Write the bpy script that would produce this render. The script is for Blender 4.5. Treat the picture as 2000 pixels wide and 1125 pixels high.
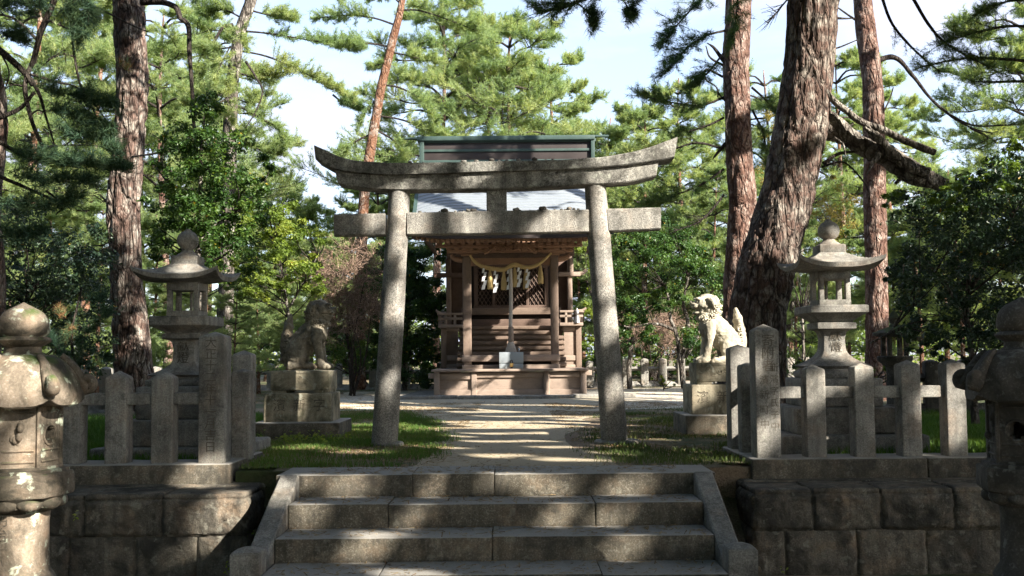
import bpy, math, random
import numpy as np
from mathutils import Vector, Matrix, Euler
for o in list(bpy.data.objects): bpy.data.objects.remove(o)
SC = bpy.context.scene
COL = SC.collection
RNG = np.random.default_rng(7)
random.seed(7)

# ---------------------------------------------------------------- camera
F_PX = 1945.0; PITCH = math.radians(3.0); ROLL = math.radians(-0.5); SHIFT = 34.5; EYE = 0.875
cam = bpy.data.cameras.new('camera'); camo = bpy.data.objects.new('camera', cam); COL.objects.link(camo)
cam.sensor_width = 36.0; cam.lens = 36.0*F_PX/2000.0; cam.shift_y = SHIFT/2000.0
cam.clip_start = 0.1; cam.clip_end = 3000
CR = Euler((math.pi/2+PITCH, 0, 0)).to_matrix() @ Matrix.Rotation(ROLL, 3, 'Z')
camo.matrix_world = Matrix.Translation((0, 0, EYE)) @ CR.to_4x4()
SC.camera = camo
CRn = np.array(CR)
def at(u, v, Y):
    """world point seen at photo pixel (u, v) at depth Y: used to take measurements."""
    d = CRn @ np.array([(u-1000.0)/F_PX, (562.5-v)/F_PX + SHIFT/F_PX, -1.0])
    p = d*(Y/d[1]); p[2] += EYE
    return p
def onz(u, v, z):
    d = CRn @ np.array([(u-1000.0)/F_PX, (562.5-v)/F_PX + SHIFT/F_PX, -1.0])
    p = d*((z-EYE)/d[2]); p[2] += EYE
    return p
def zat(u, v, Y): return at(u, v, Y)[2]
def xat(u, v, Y): return at(u, v, Y)[0]
def proj(P):
    q = (np.atleast_2d(P)-np.array([0, 0, EYE])) @ CRn
    w = np.where(q[:, 2] < -1e-3, -q[:, 2], 1e-3)
    return np.stack([1000+F_PX*q[:, 0]/w, 562.5-(F_PX*q[:, 1]/w-SHIFT), q[:, 2] < -1e-3], 1)

# ---------------------------------------------------------------- world, sun, exposure
SUN = np.array([0.66, -0.56, 0.50]); SUN /= np.linalg.norm(SUN)
world = bpy.data.worlds.new('World'); SC.world = world; world.use_nodes = True
wt = world.node_tree; wt.nodes.clear()
def wn(t): return wt.nodes.new(t)
sky = wn('ShaderNodeTexSky'); sky.sky_type = 'NISHITA'; sky.sun_disc = False
sky.sun_elevation = math.asin(SUN[2]); sky.sun_rotation = math.atan2(SUN[0], SUN[1])
sky.air_density = 1.0; sky.dust_density = 1.0; sky.ozone_density = 1.5
tc = wn('ShaderNodeTexCoord'); mp = wn('ShaderNodeMapping'); mp.inputs['Scale'].default_value = (1.6, 1.6, 6.0)
mp.inputs['Rotation'].default_value = (0.1, 0.25, 0.4)
nz = wn('ShaderNodeTexNoise'); nz.inputs['Scale'].default_value = 1.7; nz.inputs['Detail'].default_value = 7; nz.inputs['Roughness'].default_value = 0.6
rp = wn('ShaderNodeValToRGB'); rp.color_ramp.elements[0].position = 0.40; rp.color_ramp.elements[0].color = (0.42,)*3+(1,)
rp.color_ramp.elements[1].position = 0.60; rp.color_ramp.elements[1].color = (1,)*3+(1,)
mx = wn('ShaderNodeMix'); mx.data_type = 'RGBA'; mx.inputs[7].default_value = (2.65, 2.85, 3.5, 1)
bg = wn('ShaderNodeBackground'); bg.inputs['Strength'].default_value = 0.10
wo = wn('ShaderNodeOutputWorld')
L = wt.links.new
L(tc.outputs['Generated'], mp.inputs['Vector']); L(mp.outputs[0], nz.inputs['Vector']); L(nz.outputs['Fac'], rp.inputs[0])
dt = wn('ShaderNodeVectorMath'); dt.operation = 'DOT_PRODUCT'; dt.inputs[1].default_value = (0.05, 0.95, 0.30); L(tc.outputs['Generated'], dt.inputs[0])
mr = wn('ShaderNodeMapRange'); mr.inputs[1].default_value = 0.35; mr.inputs[2].default_value = 0.8; L(dt.outputs['Value'], mr.inputs[0])
mu = wn('ShaderNodeMath'); mu.operation = 'MULTIPLY'; L(rp.outputs[0], mu.inputs[0]); L(mr.outputs[0], mu.inputs[1]); L(mu.outputs[0], mx.inputs[0]); L(sky.outputs[0], mx.inputs[6]); L(mx.outputs[2], bg.inputs[0]); L(bg.outputs[0], wo.inputs[0])
sl = bpy.data.lights.new('sun', 'SUN'); sl.energy = 5.0; sl.angle = math.radians(0.5); sl.color = (1.0, 0.93, 0.82)
so = bpy.data.objects.new('sun', sl); COL.objects.link(so)
so.rotation_euler = Vector(SUN).to_track_quat('Z', 'Y').to_euler(); so.location = (10, -10, 20)
SC.view_settings.view_transform = 'Standard'; SC.view_settings.look = 'None'
SC.view_settings.exposure = 2.0; SC.view_settings.gamma = 1.0
SC.cycles.max_bounces = 6; SC.cycles.diffuse_bounces = 3; SC.cycles.transparent_max_bounces = 6
SC.cycles.transmission_bounces = 3; SC.cycles.glossy_bounces = 2
SC.cycles.use_adaptive_sampling = True; SC.cycles.adaptive_threshold = 0.02

# ---------------------------------------------------------------- numpy helpers
def hsh(ix, iy, iz, seed):
    h = (ix*374761393 + iy*668265263 + iz*2147483647 + seed*1274126177) & 0xFFFFFFFF
    h = ((h ^ (h >> 13))*1274126177) & 0xFFFFFFFF
    return ((h ^ (h >> 16)) & 0xFFFF)/65535.0
def vnoise(P, scale=1.0, seed=0):
    P = np.asarray(P, float)*scale + 1000.3
    I = np.floor(P).astype(np.int64); f = P-I; f = f*f*(3-2*f)
    x, y, z = I[:, 0], I[:, 1], I[:, 2]; r = 0
    for dx in (0, 1):
        wx = f[:, 0] if dx else 1-f[:, 0]
        for dy in (0, 1):
            wy = f[:, 1] if dy else 1-f[:, 1]
            for dz in (0, 1):
                wz = f[:, 2] if dz else 1-f[:, 2]
                r = r+wx*wy*wz*hsh(x+dx, y+dy, z+dz, seed)
    return r
def fbm(P, scale, seed=0, o=3):
    r = 0; a = .5; t = 0
    for i in range(o):
        r = r+a*vnoise(P, scale*2**i, seed+i); t += a; a *= .5
    return r/t
def unit(v):
    v = np.asarray(v, float); return v/(np.linalg.norm(v, axis=-1, keepdims=True)+1e-12)

class MB:
    def __init__(s): s.V = []; s.F = []; s.C = []; s.n = 0; s.limbs = None
    def add(s, V, F, c=None):
        V = np.asarray(V, float).reshape(-1, 3)
        for f in (F if isinstance(F, list) else [F]):
            f = np.asarray(f, np.int64)
            if len(f): s.F.append(f+s.n)
        s.V.append(V); s.n += len(V)
        s.C.append(np.full(len(V), .5) if c is None else np.broadcast_to(c, (len(V),)))
        return s
    def mirror_x(s): 
        for v in s.V: v[:, 0] *= -1
        s.F = [f[:, ::-1] for f in s.F]; return s
ORG = {}
def mesh_of(name, mb, mat, org=(0, 0, 0), smooth=True):
    me = bpy.data.meshes.new(name)
    V = np.concatenate(mb.V)-np.asarray(org, float)
    me.vertices.add(len(V)); me.vertices.foreach_set('co', V.astype(np.float32).ravel())
    sizes = np.concatenate([np.full(len(f), f.shape[1]) for f in mb.F]); loops = np.concatenate([f.ravel() for f in mb.F])
    me.loops.add(len(loops)); me.loops.foreach_set('vertex_index', loops.astype(np.int32))
    me.polygons.add(len(sizes)); starts = np.concatenate([[0], np.cumsum(sizes)[:-1]])
    me.polygons.foreach_set('loop_start', starts.astype(np.int32))
    me.polygons.foreach_set('loop_total', sizes.astype(np.int32))
    me.update(calc_edges=True)
    me.polygons.foreach_set('use_smooth', np.full(len(sizes), bool(smooth)))
    if smooth == 'edge':
        try: me.set_sharp_from_angle(angle=math.radians(40))
        except Exception: pass
    a = me.attributes.new('tone', 'FLOAT', 'POINT'); a.data.foreach_set('value', np.concatenate(mb.C).astype(np.float32))
    for m in (mat if isinstance(mat, (list, tuple)) else [mat]): me.materials.append(m)
    return me
def tagit(o, label=None, cat=None, group=None, kind=None):
    if label: o['label'] = label
    if cat: o['category'] = cat
    if group: o['group'] = group
    if kind: o['kind'] = kind
    return o
def thing(name, label, cat, loc=(0, 0, 0), group=None):
    o = bpy.data.objects.new(name, None); COL.objects.link(o); o.location = loc; o.empty_display_size = .1
    ORG[o.name] = np.array(loc, float); return tagit(o, label, cat, group)
def obj(name, mb, mat, parent=None, smooth='edge', loc=None, label=None, cat=None, group=None, kind=None):
    org = ORG[parent.name] if parent is not None else np.array(loc if loc is not None else (0, 0, 0), float)
    me = mesh_of(name, mb, mat, org, smooth)
    o = bpy.data.objects.new(name, me); COL.objects.link(o)
    if parent is not None: o.parent = parent
    else: o.location = org
    ORG[o.name] = org
    return tagit(o, label, cat, group, kind)
def clone(o, loc, rotz=0, scale=1, label=None, parent=None):
    c = o.copy(); COL.objects.link(c)
    for k in [k for k in ('label',) if k in c and label]: c[k] = label
    if parent is None:
        c.location = loc; c.rotation_euler = (0, 0, rotz); c.scale = (scale,)*3
    else: c.parent = parent
    for ch in o.children: clone(ch, None, parent=c)
    return c

# ---------------------------------------------------------------- shape primitives
def sbox(mb, x0, x1, y0, y1, z0, z1, bev=.008, res=.12, amp=.0, ns=12., seed=0, big=0., tone=None):
    """rounded box with grid subdivision and noise relief"""
    lo = np.array([x0, y0, z0], float); hi = np.array([x1, y1, z1], float); bev = min(bev, (hi-lo).min()*.45)
    def axis(a, b):
        n = max(1, int(round((b-a-2*bev)/res)))
        core = np.linspace(a+bev, b-bev, n+1); return np.concatenate([[a, a+bev*.35], core, [b-bev*.35, b]])
    A = [axis(lo[i], hi[i]) for i in range(3)]; Vs = []; Fs = []; n = 0
    for ax in range(3):
        i, j = [(1, 2), (2, 0), (0, 1)][ax]
        gi, gj = np.meshgrid(A[i], A[j], indexing='ij'); ni, nj = gi.shape
        idx = np.arange(ni*nj).reshape(ni, nj)
        q = np.stack([idx[:-1, :-1], idx[1:, :-1], idx[1:, 1:], idx[:-1, 1:]], -1).reshape(-1, 4)
        for side in (0, 1):
            P = np.zeros((ni*nj, 3)); P[:, i] = gi.ravel(); P[:, j] = gj.ravel(); P[:, ax] = hi[ax] if side else lo[ax]
            Vs.append(P); Fs.append((q if side else q[:, ::-1])+n); n += len(P)
    V = np.concatenate(Vs); Fq = np.concatenate(Fs)
    key = np.round(V*1e5).astype(np.int64); _, first, inv = np.unique(key, axis=0, return_index=True, return_inverse=True)
    V = V[first]; Fq = inv.reshape(-1)[Fq]
    inner = np.clip(V, lo+bev, hi-bev); d = V-inner; nrm = unit(d)
    V = inner+nrm*bev
    if amp or big:
        dd = amp*(fbm(V, ns, seed)-.5)*2 if amp else 0
        if big:
            dist = np.minimum(V-lo, hi-V); dist = np.sort(dist, 1)[:, 1]
            dd = dd+big*np.clip(dist/.018, 0, 1)*(fbm(V, 4., seed+9)*.9+fbm(V, 13., seed+19, 4)*.9-.35)
        V = V+nrm*np.reshape(dd, (-1, 1))
    mb.add(V, Fq, tone); return mb
def loft(mb, rings, cap=True, closed=True, tone=None):
    """rings: list of (k,3) arrays"""
    k = len(rings[0]); R = np.concatenate(rings); n = len(rings)
    i = np.arange(k if closed else k-1); j = (i+1) % k
    F = np.concatenate([np.stack([i+a*k, j+a*k, j+(a+1)*k, i+(a+1)*k], 1) for a in range(n-1)])
    Fs = [F]
    if cap:
        b = len(R); R = np.concatenate([R, [rings[0].mean(0)], [rings[-1].mean(0)]])
        Fs.append(np.stack([np.full(k, b), j, i], 1)); Fs.append(np.stack([np.full(k, b+1), i+(n-1)*k, j+(n-1)*k], 1))
    mb.add(R, Fs, tone); return mb
def circ(r, n, ph=0): a = np.linspace(0, 2*np.pi, n, endpoint=False)+ph; return np.stack([np.cos(a)*r, np.sin(a)*r], 1)
def squ(h, m=3, rnd=.12):
    """rounded square outline half-size h, axis aligned, counter-clockwise"""
    out = []; r = h*rnd
    for cx, cy, a0 in ((1, -1, -90), (1, 1, 0), (-1, 1, 90), (-1, -1, 180)):
        for t in np.linspace(0, 90, m): a = math.radians(a0+t); out.append((cx*(h-r)+r*math.cos(a), cy*(h-r)+r*math.sin(a)))
    return np.array(out)
def hexo(r, per=6, ph=0, rnd=0.0):
    c = [(r*math.cos(math.radians(60*k)+ph), r*math.sin(math.radians(60*k)+ph)) for k in range(6)]; out = []
    for k in range(6):
        a = np.array(c[k]); b = np.array(c[(k+1) % 6])
        for t in np.linspace(0, 1, per, endpoint=False): out.append(a*(1-t)+b*t)
    out = np.array(out)
    if rnd: out = out*(1-rnd)+unit(out)*r*.93*rnd
    return out
def lathe(mb, cx, cy, prof, n=32, shape=None, sx=1, sy=1, ph=0, amp=0, ns=20, seed=0, tone=None, wob=None):
    rings = []
    for r, z in prof:
        o = (circ(1, n, ph) if shape is None else shape)*max(r, 1e-4)
        rings.append(np.stack([cx+o[:, 0]*sx, cy+o[:, 1]*sy, np.full(len(o), z)], 1))
    if amp:
        for q in rings:
            d = unit(q-np.array([cx, cy, 0])*[1, 1, 0]-np.array([0, 0, 1])*q[:, 2:3]); q += d*(amp*(fbm(q, ns, seed)-.5)*2)[:, None]
    return loft(mb, rings, True, tone=tone)
def tube(mb, P, R, sides=8, amp=0, ns=8, seed=0, tone=None, cap=True, twist=None, zs=1.0, fissure=0):
    P = np.asarray(P, float); n = len(P); R = np.broadcast_to(R, (n,)).astype(float)
    T = np.gradient(P, axis=0); T = unit(T); up = np.array([0., 0, 1]) if abs(T[0, 2]) < .9 else np.array([1., 0, 0])
    u = unit(np.cross(up, T[0])); rings = []
    a = np.linspace(0, 2*np.pi, sides, endpoint=False)
    for i in range(n):
        u = unit(u-T[i]*np.dot(u, T[i])); v = np.cross(T[i], u)
        d = np.cos(a)[:, None]*u+np.sin(a)[:, None]*v; q = P[i]+d*R[i]
        if amp:
            m = q*np.array([1, 1, zs])
            q = q+d*(amp*(fbm(m, ns, seed)-.5)*2)[:, None]
            if fissure:
                w = np.abs(vnoise(m, ns*1.25, seed+5)-.5)*2; w2 = np.abs(vnoise(m, ns*2.6, seed+6)-.5)*2
                q = q-d*(fissure*(1-np.clip(w/.28, 0, 1))+.5*fissure*(1-np.clip(w2/.25, 0, 1)))[:, None]
        rings.append(q)
    return loft(mb, rings, cap, tone=tone)
def smooth_path(pts, n):
    """Catmull-Rom through points (any dimension)"""
    p = np.asarray(pts, float)
    if len(p) < 3: t = np.linspace(0, 1, n)[:, None]; return p[0]*(1-t)+p[-1]*t
    q = np.vstack([2*p[0]-p[1], p, 2*p[-1]-p[-2]]); out = []
    for s in np.linspace(0, len(p)-1-1e-6, n):
        i = int(s); t = s-i; a, b, c, d = q[i:i+4]
        out.append(.5*((2*b)+(c-a)*t+(2*a-5*b+4*c-d)*t*t+(3*b-a-3*c+d)*t**3))
    return np.array(out)
def ell(mb, c, r, n=14, rot=None, tone=None):
    th = np.linspace(0, np.pi, n+1); rings = []
    for t in th:
        o = circ(max(math.sin(t), 1e-3), n*2); rings.append(np.stack([o[:, 0]*r[0], o[:, 1]*r[1], np.full(len(o), -math.cos(t)*r[2])], 1))
    if rot is not None:
        M = np.array(Euler(rot).to_matrix()).T; rings = [q@M for q in rings]
    return loft(mb, [q+np.asarray(c) for q in rings], True, tone=tone)

# ---------------------------------------------------------------- materials
def newmat(name):
    m = bpy.data.materials.new(name); m.use_nodes = True; nt = m.node_tree; nt.nodes.clear(); return m, nt
class NT:
    def __init__(s, name): s.m, s.t = newmat(name); s.co = None
    def n(s, typ, **kw):
        x = s.t.nodes.new(typ)
        for k, v in kw.items(): setattr(x, k, v)
        return x
    def link(s, a, b): s.t.links.new(a, b)
    def coords(s, scale=(1, 1, 1), obj=True):
        tc = s.n('ShaderNodeTexCoord'); oi = s.n('ShaderNodeObjectInfo'); mu = s.n('ShaderNodeVectorMath', operation='ADD')
        sc = s.n('ShaderNodeVectorMath', operation='SCALE'); sc.inputs[0].default_value = (17, 31, 11); s.link(oi.outputs['Random'], sc.inputs['Scale'])
        s.link(tc.outputs['Object'], mu.inputs[0]); s.link(sc.outputs[0], mu.inputs[1])
        mm = s.n('ShaderNodeMapping'); mm.inputs['Scale'].default_value = scale; s.link(mu.outputs[0], mm.inputs[0]); return mm.outputs[0]
    def noise(s, co, scale, detail=4, rough=.6, dist=0):
        x = s.n('ShaderNodeTexNoise'); x.inputs['Scale'].default_value = scale; x.inputs['Detail'].default_value = detail
        x.inputs['Roughness'].default_value = rough; x.inputs['Distortion'].default_value = dist; s.link(co, x.inputs['Vector']); return x.outputs['Fac']
    def vor(s, co, scale, feat='F1'):
        x = s.n('ShaderNodeTexVoronoi', feature=feat); x.inputs['Scale'].default_value = scale; s.link(co, x.inputs['Vector']); return x.outputs['Distance']
    def ramp(s, fac, stops):
        x = s.n('ShaderNodeValToRGB'); cr = x.color_ramp
        while len(cr.elements) < len(stops): cr.elements.new(.5)
        for e, (p, c) in zip(cr.elements, stops):
            e.position = p; e.color = (c, c, c, 1) if not hasattr(c, '__len__') else tuple(c)+(1,)
        s.link(fac, x.inputs[0]); return x.outputs[0]
    def mix(s, fac, a, b, mode='MIX'):
        x = s.n('ShaderNodeMix', data_type='RGBA', blend_type=mode)
        for si, val in ((0, fac), (6, a), (7, b)):
            sock = x.inputs[si]
            if isinstance(val, (int, float)): sock.default_value = val if si == 0 else (val, val, val, 1)
            elif isinstance(val, tuple): sock.default_value = val+(1,)
            else: s.link(val, sock)
        return x.outputs[2]
    def math(s, op, a, b=0.):
        x = s.n('ShaderNodeMath', operation=op)
        for k, val in enumerate((a, b)):
            if isinstance(val, (int, float)): x.inputs[k].default_value = val
            else: s.link(val, x.inputs[k])
        return x.outputs[0]
    def attr(s, name='tone'): x = s.n('ShaderNodeAttribute', attribute_name=name); return x.outputs['Fac']
    def finish(s, col, rough=.85, bump=None, bs=.5, bd=.01, metal=0, trans=None, spec=.3):
        b = s.n('ShaderNodeBsdfPrincipled'); b.inputs['Metallic'].default_value = metal
        b.inputs['Specular IOR Level'].default_value = spec
        if isinstance(rough, (int, float)): b.inputs['Roughness'].default_value = rough
        else: s.link(rough, b.inputs['Roughness'])
        if isinstance(col, tuple): b.inputs['Base Color'].default_value = col+(1,)
        else: s.link(col, b.inputs['Base Color'])
        if bump is not None:
            q = s.n('ShaderNodeBump'); q.inputs['Strength'].default_value = bs; q.inputs['Distance'].default_value = bd
            s.link(bump, q.inputs['Height']); s.link(q.outputs[0], b.inputs['Normal'])
        out = s.n('ShaderNodeOutputMaterial'); sh = b.outputs[0]
        if trans is not None:
            tr = s.n('ShaderNodeBsdfTranslucent'); ms = s.n('ShaderNodeMixShader'); ms.inputs[0].default_value = trans[0]
            if isinstance(trans[1], tuple): tr.inputs[0].default_value = trans[1]+(1,)
            else: s.link(trans[1], tr.inputs[0])
            s.link(sh, ms.inputs[1]); s.link(tr.outputs[0], ms.inputs[2]); sh = ms.outputs[0]
        s.link(sh, out.inputs[0]); return s.m
    def upness(s):
        g = s.n('ShaderNodeNewGeometry'); x = s.n('ShaderNodeSeparateXYZ'); s.link(g.outputs['Normal'], x.inputs[0]); return x.outputs['Z']

def stone(name, c1, c2, speck=.35, stain=.5, stain_c=(.035, .033, .028), lichen=.3, lichen_c=(.42, .43, .36), moss=0., bump=.5, warm=0., skylit=0., black=0.):
    t = NT(name); co = t.coords()
    base = t.mix(t.ramp(t.noise(co, 2.5, 5), [(.35, 0), (.65, 1)]), c1, c2)
    sp = t.noise(co, 85, 2, .75)
    base = t.mix(t.ramp(sp, [(.42, speck), (.52, 0)]), base, (.03, .03, .03))
    base = t.mix(t.ramp(sp, [(.56, 0), (.66, speck*.8)]), base, (.5, .48, .44))
    if warm: base = t.mix(t.ramp(t.noise(co, 5, 4), [(.5, 0), (.68, warm)]), base, (.30, .17, .09))
    stk = t.noise(t.coords((9, 9, .7)), 1.3, 5, .6); base = t.mix(t.ramp(stk, [(.46, 0), (.66, .55)]), base, tuple(x*.45 for x in c1))
    stk2 = t.noise(t.coords((14, 14, 1.1)), 1.0, 4, .6); base = t.mix(t.ramp(stk2, [(.56, 0), (.72, .35)]), base, tuple(min(1, x*1.35) for x in c2))
    st = t.noise(co, 3.2, 8, .68, .6)
    base = t.mix(t.ramp(st, [(.50-.12*stain, 0), (.68-.12*stain, min(1, .3+stain))]), base, stain_c)
    li = t.noise(co, 11, 6, .62, .3)
    base = t.mix(t.ramp(li, [(.60-.06*lichen, 0), (.66-.06*lichen, min(.9, lichen*1.6))]), base, lichen_c)
    if black:
        bn = t.math('MULTIPLY', t.ramp(t.noise(co, 17, 8, .8), [(.50, 0), (.56, 1)]), t.ramp(t.noise(co, 2.6, 4), [(.42, 0), (.58, black)]))
        base = t.mix(bn, base, (.022, .021, .018))
    if skylit:
        base = t.mix(t.ramp(t.upness(), [(.5, 0), (.9, skylit)]), base, t.mix(sp, (.26, .245, .22), (.46, .44, .40)))  # upward faces painted paler: skylight on the treads put into the colour
    if moss:
        up = t.ramp(t.upness(), [(.25, 0), (.8, 1)]); mn = t.ramp(t.noise(co, 6, 6), [(.62-.3*moss, 0), (.72-.3*moss, 1)])
        base = t.mix(t.math('MULTIPLY', up, mn), base, (.05, .075, .018))
    h = t.math('ADD', t.math('MULTIPLY', t.noise(co, 45, 6, .7), .6), t.noise(co, 9, 4))
    return t.finish(base, .9, h, bump, .012)
M = {}
M['granite'] = stone('grey_granite', (.21, .20, .18), (.29, .275, .24), .35, .25, lichen=.12, warm=.25, bump=.4, black=.35)
M['torii'] = stone('torii_granite', (.22, .21, .19), (.30, .28, .245), .6, .3, lichen=.1, warm=.15, bump=.35, black=.25)
M['torii_top'] = stone('torii_granite_stained', (.21, .205, .185), (.285, .27, .235), .55, .5, lichen=.25, bump=.5, black=.75)
M['step'] = stone('step_granite', (.115, .10, .073), (.18, .155, .115), .35, .5, lichen=.08, warm=.2, bump=.45, skylit=.75, black=.5)
M['wallstone'] = stone('rough_wall_stone', (.12, .105, .082), (.20, .175, .135), .25, .6, lichen=.2, lichen_c=(.34, .33, .27), warm=.3, bump=1.3, black=.4)
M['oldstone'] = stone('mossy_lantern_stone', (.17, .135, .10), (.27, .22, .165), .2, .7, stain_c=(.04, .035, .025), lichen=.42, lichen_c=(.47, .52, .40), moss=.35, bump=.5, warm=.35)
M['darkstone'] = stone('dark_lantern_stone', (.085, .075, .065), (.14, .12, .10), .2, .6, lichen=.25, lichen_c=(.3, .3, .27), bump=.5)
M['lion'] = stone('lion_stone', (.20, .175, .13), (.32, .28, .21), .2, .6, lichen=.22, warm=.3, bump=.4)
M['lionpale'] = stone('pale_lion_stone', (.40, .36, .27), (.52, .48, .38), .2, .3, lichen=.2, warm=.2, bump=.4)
M['pedestal'] = stone('pedestal_stone', (.27, .235, .165), (.38, .34, .25), .2, .55, stain_c=(.05, .05, .03), lichen=.3, warm=.2, bump=.45)
M['mossroof'] = stone('moss_roof_stone', (.10, .09, .07), (.14, .12, .1), .2, .5, lichen=.1, moss=1.0, bump=.6)
t = NT('carved_groove'); M['carve'] = t.finish((.085, .072, .055), .95)

def bark(name, c1, c2, groove, zs=.28, grey=0., gc=(.33, .30, .26), sc=7.):
    t = NT(name); co = t.coords((1, 1, zs)); co1 = t.coords()
    wv = t.n('ShaderNodeVectorMath', operation='ADD'); nn = t.n('ShaderNodeTexNoise'); nn.inputs['Scale'].default_value = 6; t.link(co, nn.inputs['Vector'])
    sc2 = t.n('ShaderNodeVectorMath', operation='SCALE'); sc2.inputs['Scale'].default_value = .12; t.link(nn.outputs['Color'], sc2.inputs[0])
    t.link(co, wv.inputs[0]); t.link(sc2.outputs[0], wv.inputs[1]); w = wv.outputs[0]
    v = t.vor(w, sc, 'DISTANCE_TO_EDGE'); v2 = t.vor(w, sc*3.1, 'DISTANCE_TO_EDGE')
    col = t.mix(t.noise(co1, 3, 5), c1, c2)
    col = t.mix(t.ramp(t.noise(co, 30, 4), [(.35, .75), (.7, 0)]), col, tuple(x*.45 for x in c1))
    if grey: col = t.mix(t.ramp(t.noise(co1, 4.5, 6, .7), [(.5-.2*grey, 0), (.68-.2*grey, .85)]), col, gc)
    col = t.mix(t.ramp(v, [(.0, 1), (.09, 0)]), col, groove)
    col = t.mix(t.ramp(v2, [(.0, .7), (.08, 0)]), col, groove)
    h = t.math('ADD', t.ramp(v, [(0, 0), (.16, 1)]), t.math('ADD', t.math('MULTIPLY', t.ramp(v2, [(0, 0), (.15, 1)]), .45), t.math('MULTIPLY', t.noise(co, 40, 4), .4)))
    return t.finish(col, .92, h, 1.0, .03)
M['bark_dark'] = bark('dark_pine_bark', (.125, .078, .062), (.19, .125, .10), (.022, .014, .011), grey=.25)
M['bark_big'] = bark('lichened_pine_bark', (.10, .06, .047), (.155, .10, .078), (.02, .014, .011), grey=.2, gc=(.30, .27, .23))
M['bark_red'] = bark('red_pine_bark', (.15, .078, .056), (.22, .13, .098), (.06, .028, .02), zs=.35, grey=.25, gc=(.33, .26, .22))
M['bark_orange'] = bark('orange_pine_bark', (.21, .10, .055), (.27, .15, .095), (.10, .04, .02), zs=.5, grey=.1)
M['bark_grey'] = bark('grey_bark', (.10, .082, .068), (.15, .128, .108), (.03, .025, .02), grey=.3)
M['twig'] = bark('twig_bark', (.06, .048, .04), (.10, .08, .065), (.02, .015, .012), sc=15)
M['deadtwig'] = bark('dead_twig_bark', (.42, .28, .20), (.52, .38, .29), (.10, .06, .04), sc=15)

def leafmat(name, dark, mid, pale, trans=.3, rough=.6, spec=.3, brown=None):
    t = NT(name); a = t.attr(); stops = [(.0, dark), (.5, mid), (1., pale)]
    if brown: stops = [(.0, dark), (.5, mid), (.94, pale), (.97, brown)]
    col = t.ramp(a, stops); tcol = t.mix(.5, col, (.16, .20, .02), 'ADD') if False else t.mix(1.0, col, (1.65, 1.6, .75), 'MULTIPLY')
    return t.finish(col, rough, trans=(trans, tcol), spec=spec)
M['needle'] = leafmat('pine_needles', (.034, .074, .036), (.07, .128, .048), (.15, .195, .06), .33, brown=(.20, .12, .05))
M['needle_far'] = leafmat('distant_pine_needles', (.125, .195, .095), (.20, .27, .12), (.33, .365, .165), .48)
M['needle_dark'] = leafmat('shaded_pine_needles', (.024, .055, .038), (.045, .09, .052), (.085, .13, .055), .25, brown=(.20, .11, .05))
M['leaf'] = leafmat('glossy_evergreen_leaves', (.022, .055, .016), (.05, .105, .022), (.13, .19, .03), .35, .4, .4, brown=(.30, .22, .02))
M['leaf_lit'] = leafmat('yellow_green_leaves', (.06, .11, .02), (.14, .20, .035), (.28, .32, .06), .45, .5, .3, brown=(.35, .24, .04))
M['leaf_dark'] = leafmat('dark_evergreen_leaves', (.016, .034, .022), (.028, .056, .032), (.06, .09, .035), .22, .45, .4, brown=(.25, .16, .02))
M['grass_deep'] = leafmat('lush_grass_blades', (.035, .085, .015), (.065, .14, .022), (.16, .19, .05), .35)
M['grass'] = leafmat('grass_blades', (.04, .07, .018), (.07, .105, .026), (.20, .17, .07), .3)
M['grass_dry'] = leafmat('dry_grass_and_needles', (.10, .06, .035), (.22, .15, .08), (.34, .26, .15), .2)
M['autumn'] = leafmat('autumn_leaves', (.10, .10, .03), (.22, .18, .05), (.36, .27, .10), .4)

# ground
t = NT('forest_floor'); co = t.coords()
g1 = t.ramp(t.noise(co, .55, 6, .65), [(.40, 0), (.56, 1)])
soil = t.mix(t.noise(co, 3, 6, .7), (.16, .115, .075), (.30, .235, .16)); grs = t.mix(t.noise(co, 6, 5, .7), (.03, .055, .016), (.085, .10, .035))
col = t.mix(g1, grs, soil)
col = t.mix(t.ramp(t.noise(co, 60, 3, .8), [(.4, .5), (.55, 0)]), col, (.05, .035, .022))
M['ground'] = t.finish(col, .95, t.noise(co, 35, 6, .75), .8, .02)
t = NT('sandy_path'); co = t.coords()
col = t.mix(t.noise(co, 1.6, 6, .7), (.34, .28, .19), (.44, .375, .27))
col = t.mix(t.ramp(t.noise(co, 80, 3, .8), [(.38, .45), (.5, 0)]), col, (.13, .10, .07))
col = t.mix(t.ramp(t.noise(co, 7, 6, .7), [(.58, 0), (.75, .5)]), col, (.14, .13, .07))
M['path'] = t.finish(col, .95, t.noise(co, 60, 5, .75), .5, .01)
t = NT('pale_sand'); co = t.coords()
col = t.mix(t.noise(co, 1.6, 6, .7), (.42, .37, .29), (.55, .49, .39))
col = t.mix(t.ramp(t.noise(co, 60, 3, .8), [(.38, .35), (.5, 0)]), col, (.2, .16, .11))
M['sand'] = t.finish(col, .95, t.noise(co, 60, 5, .75), .5, .01)
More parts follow.
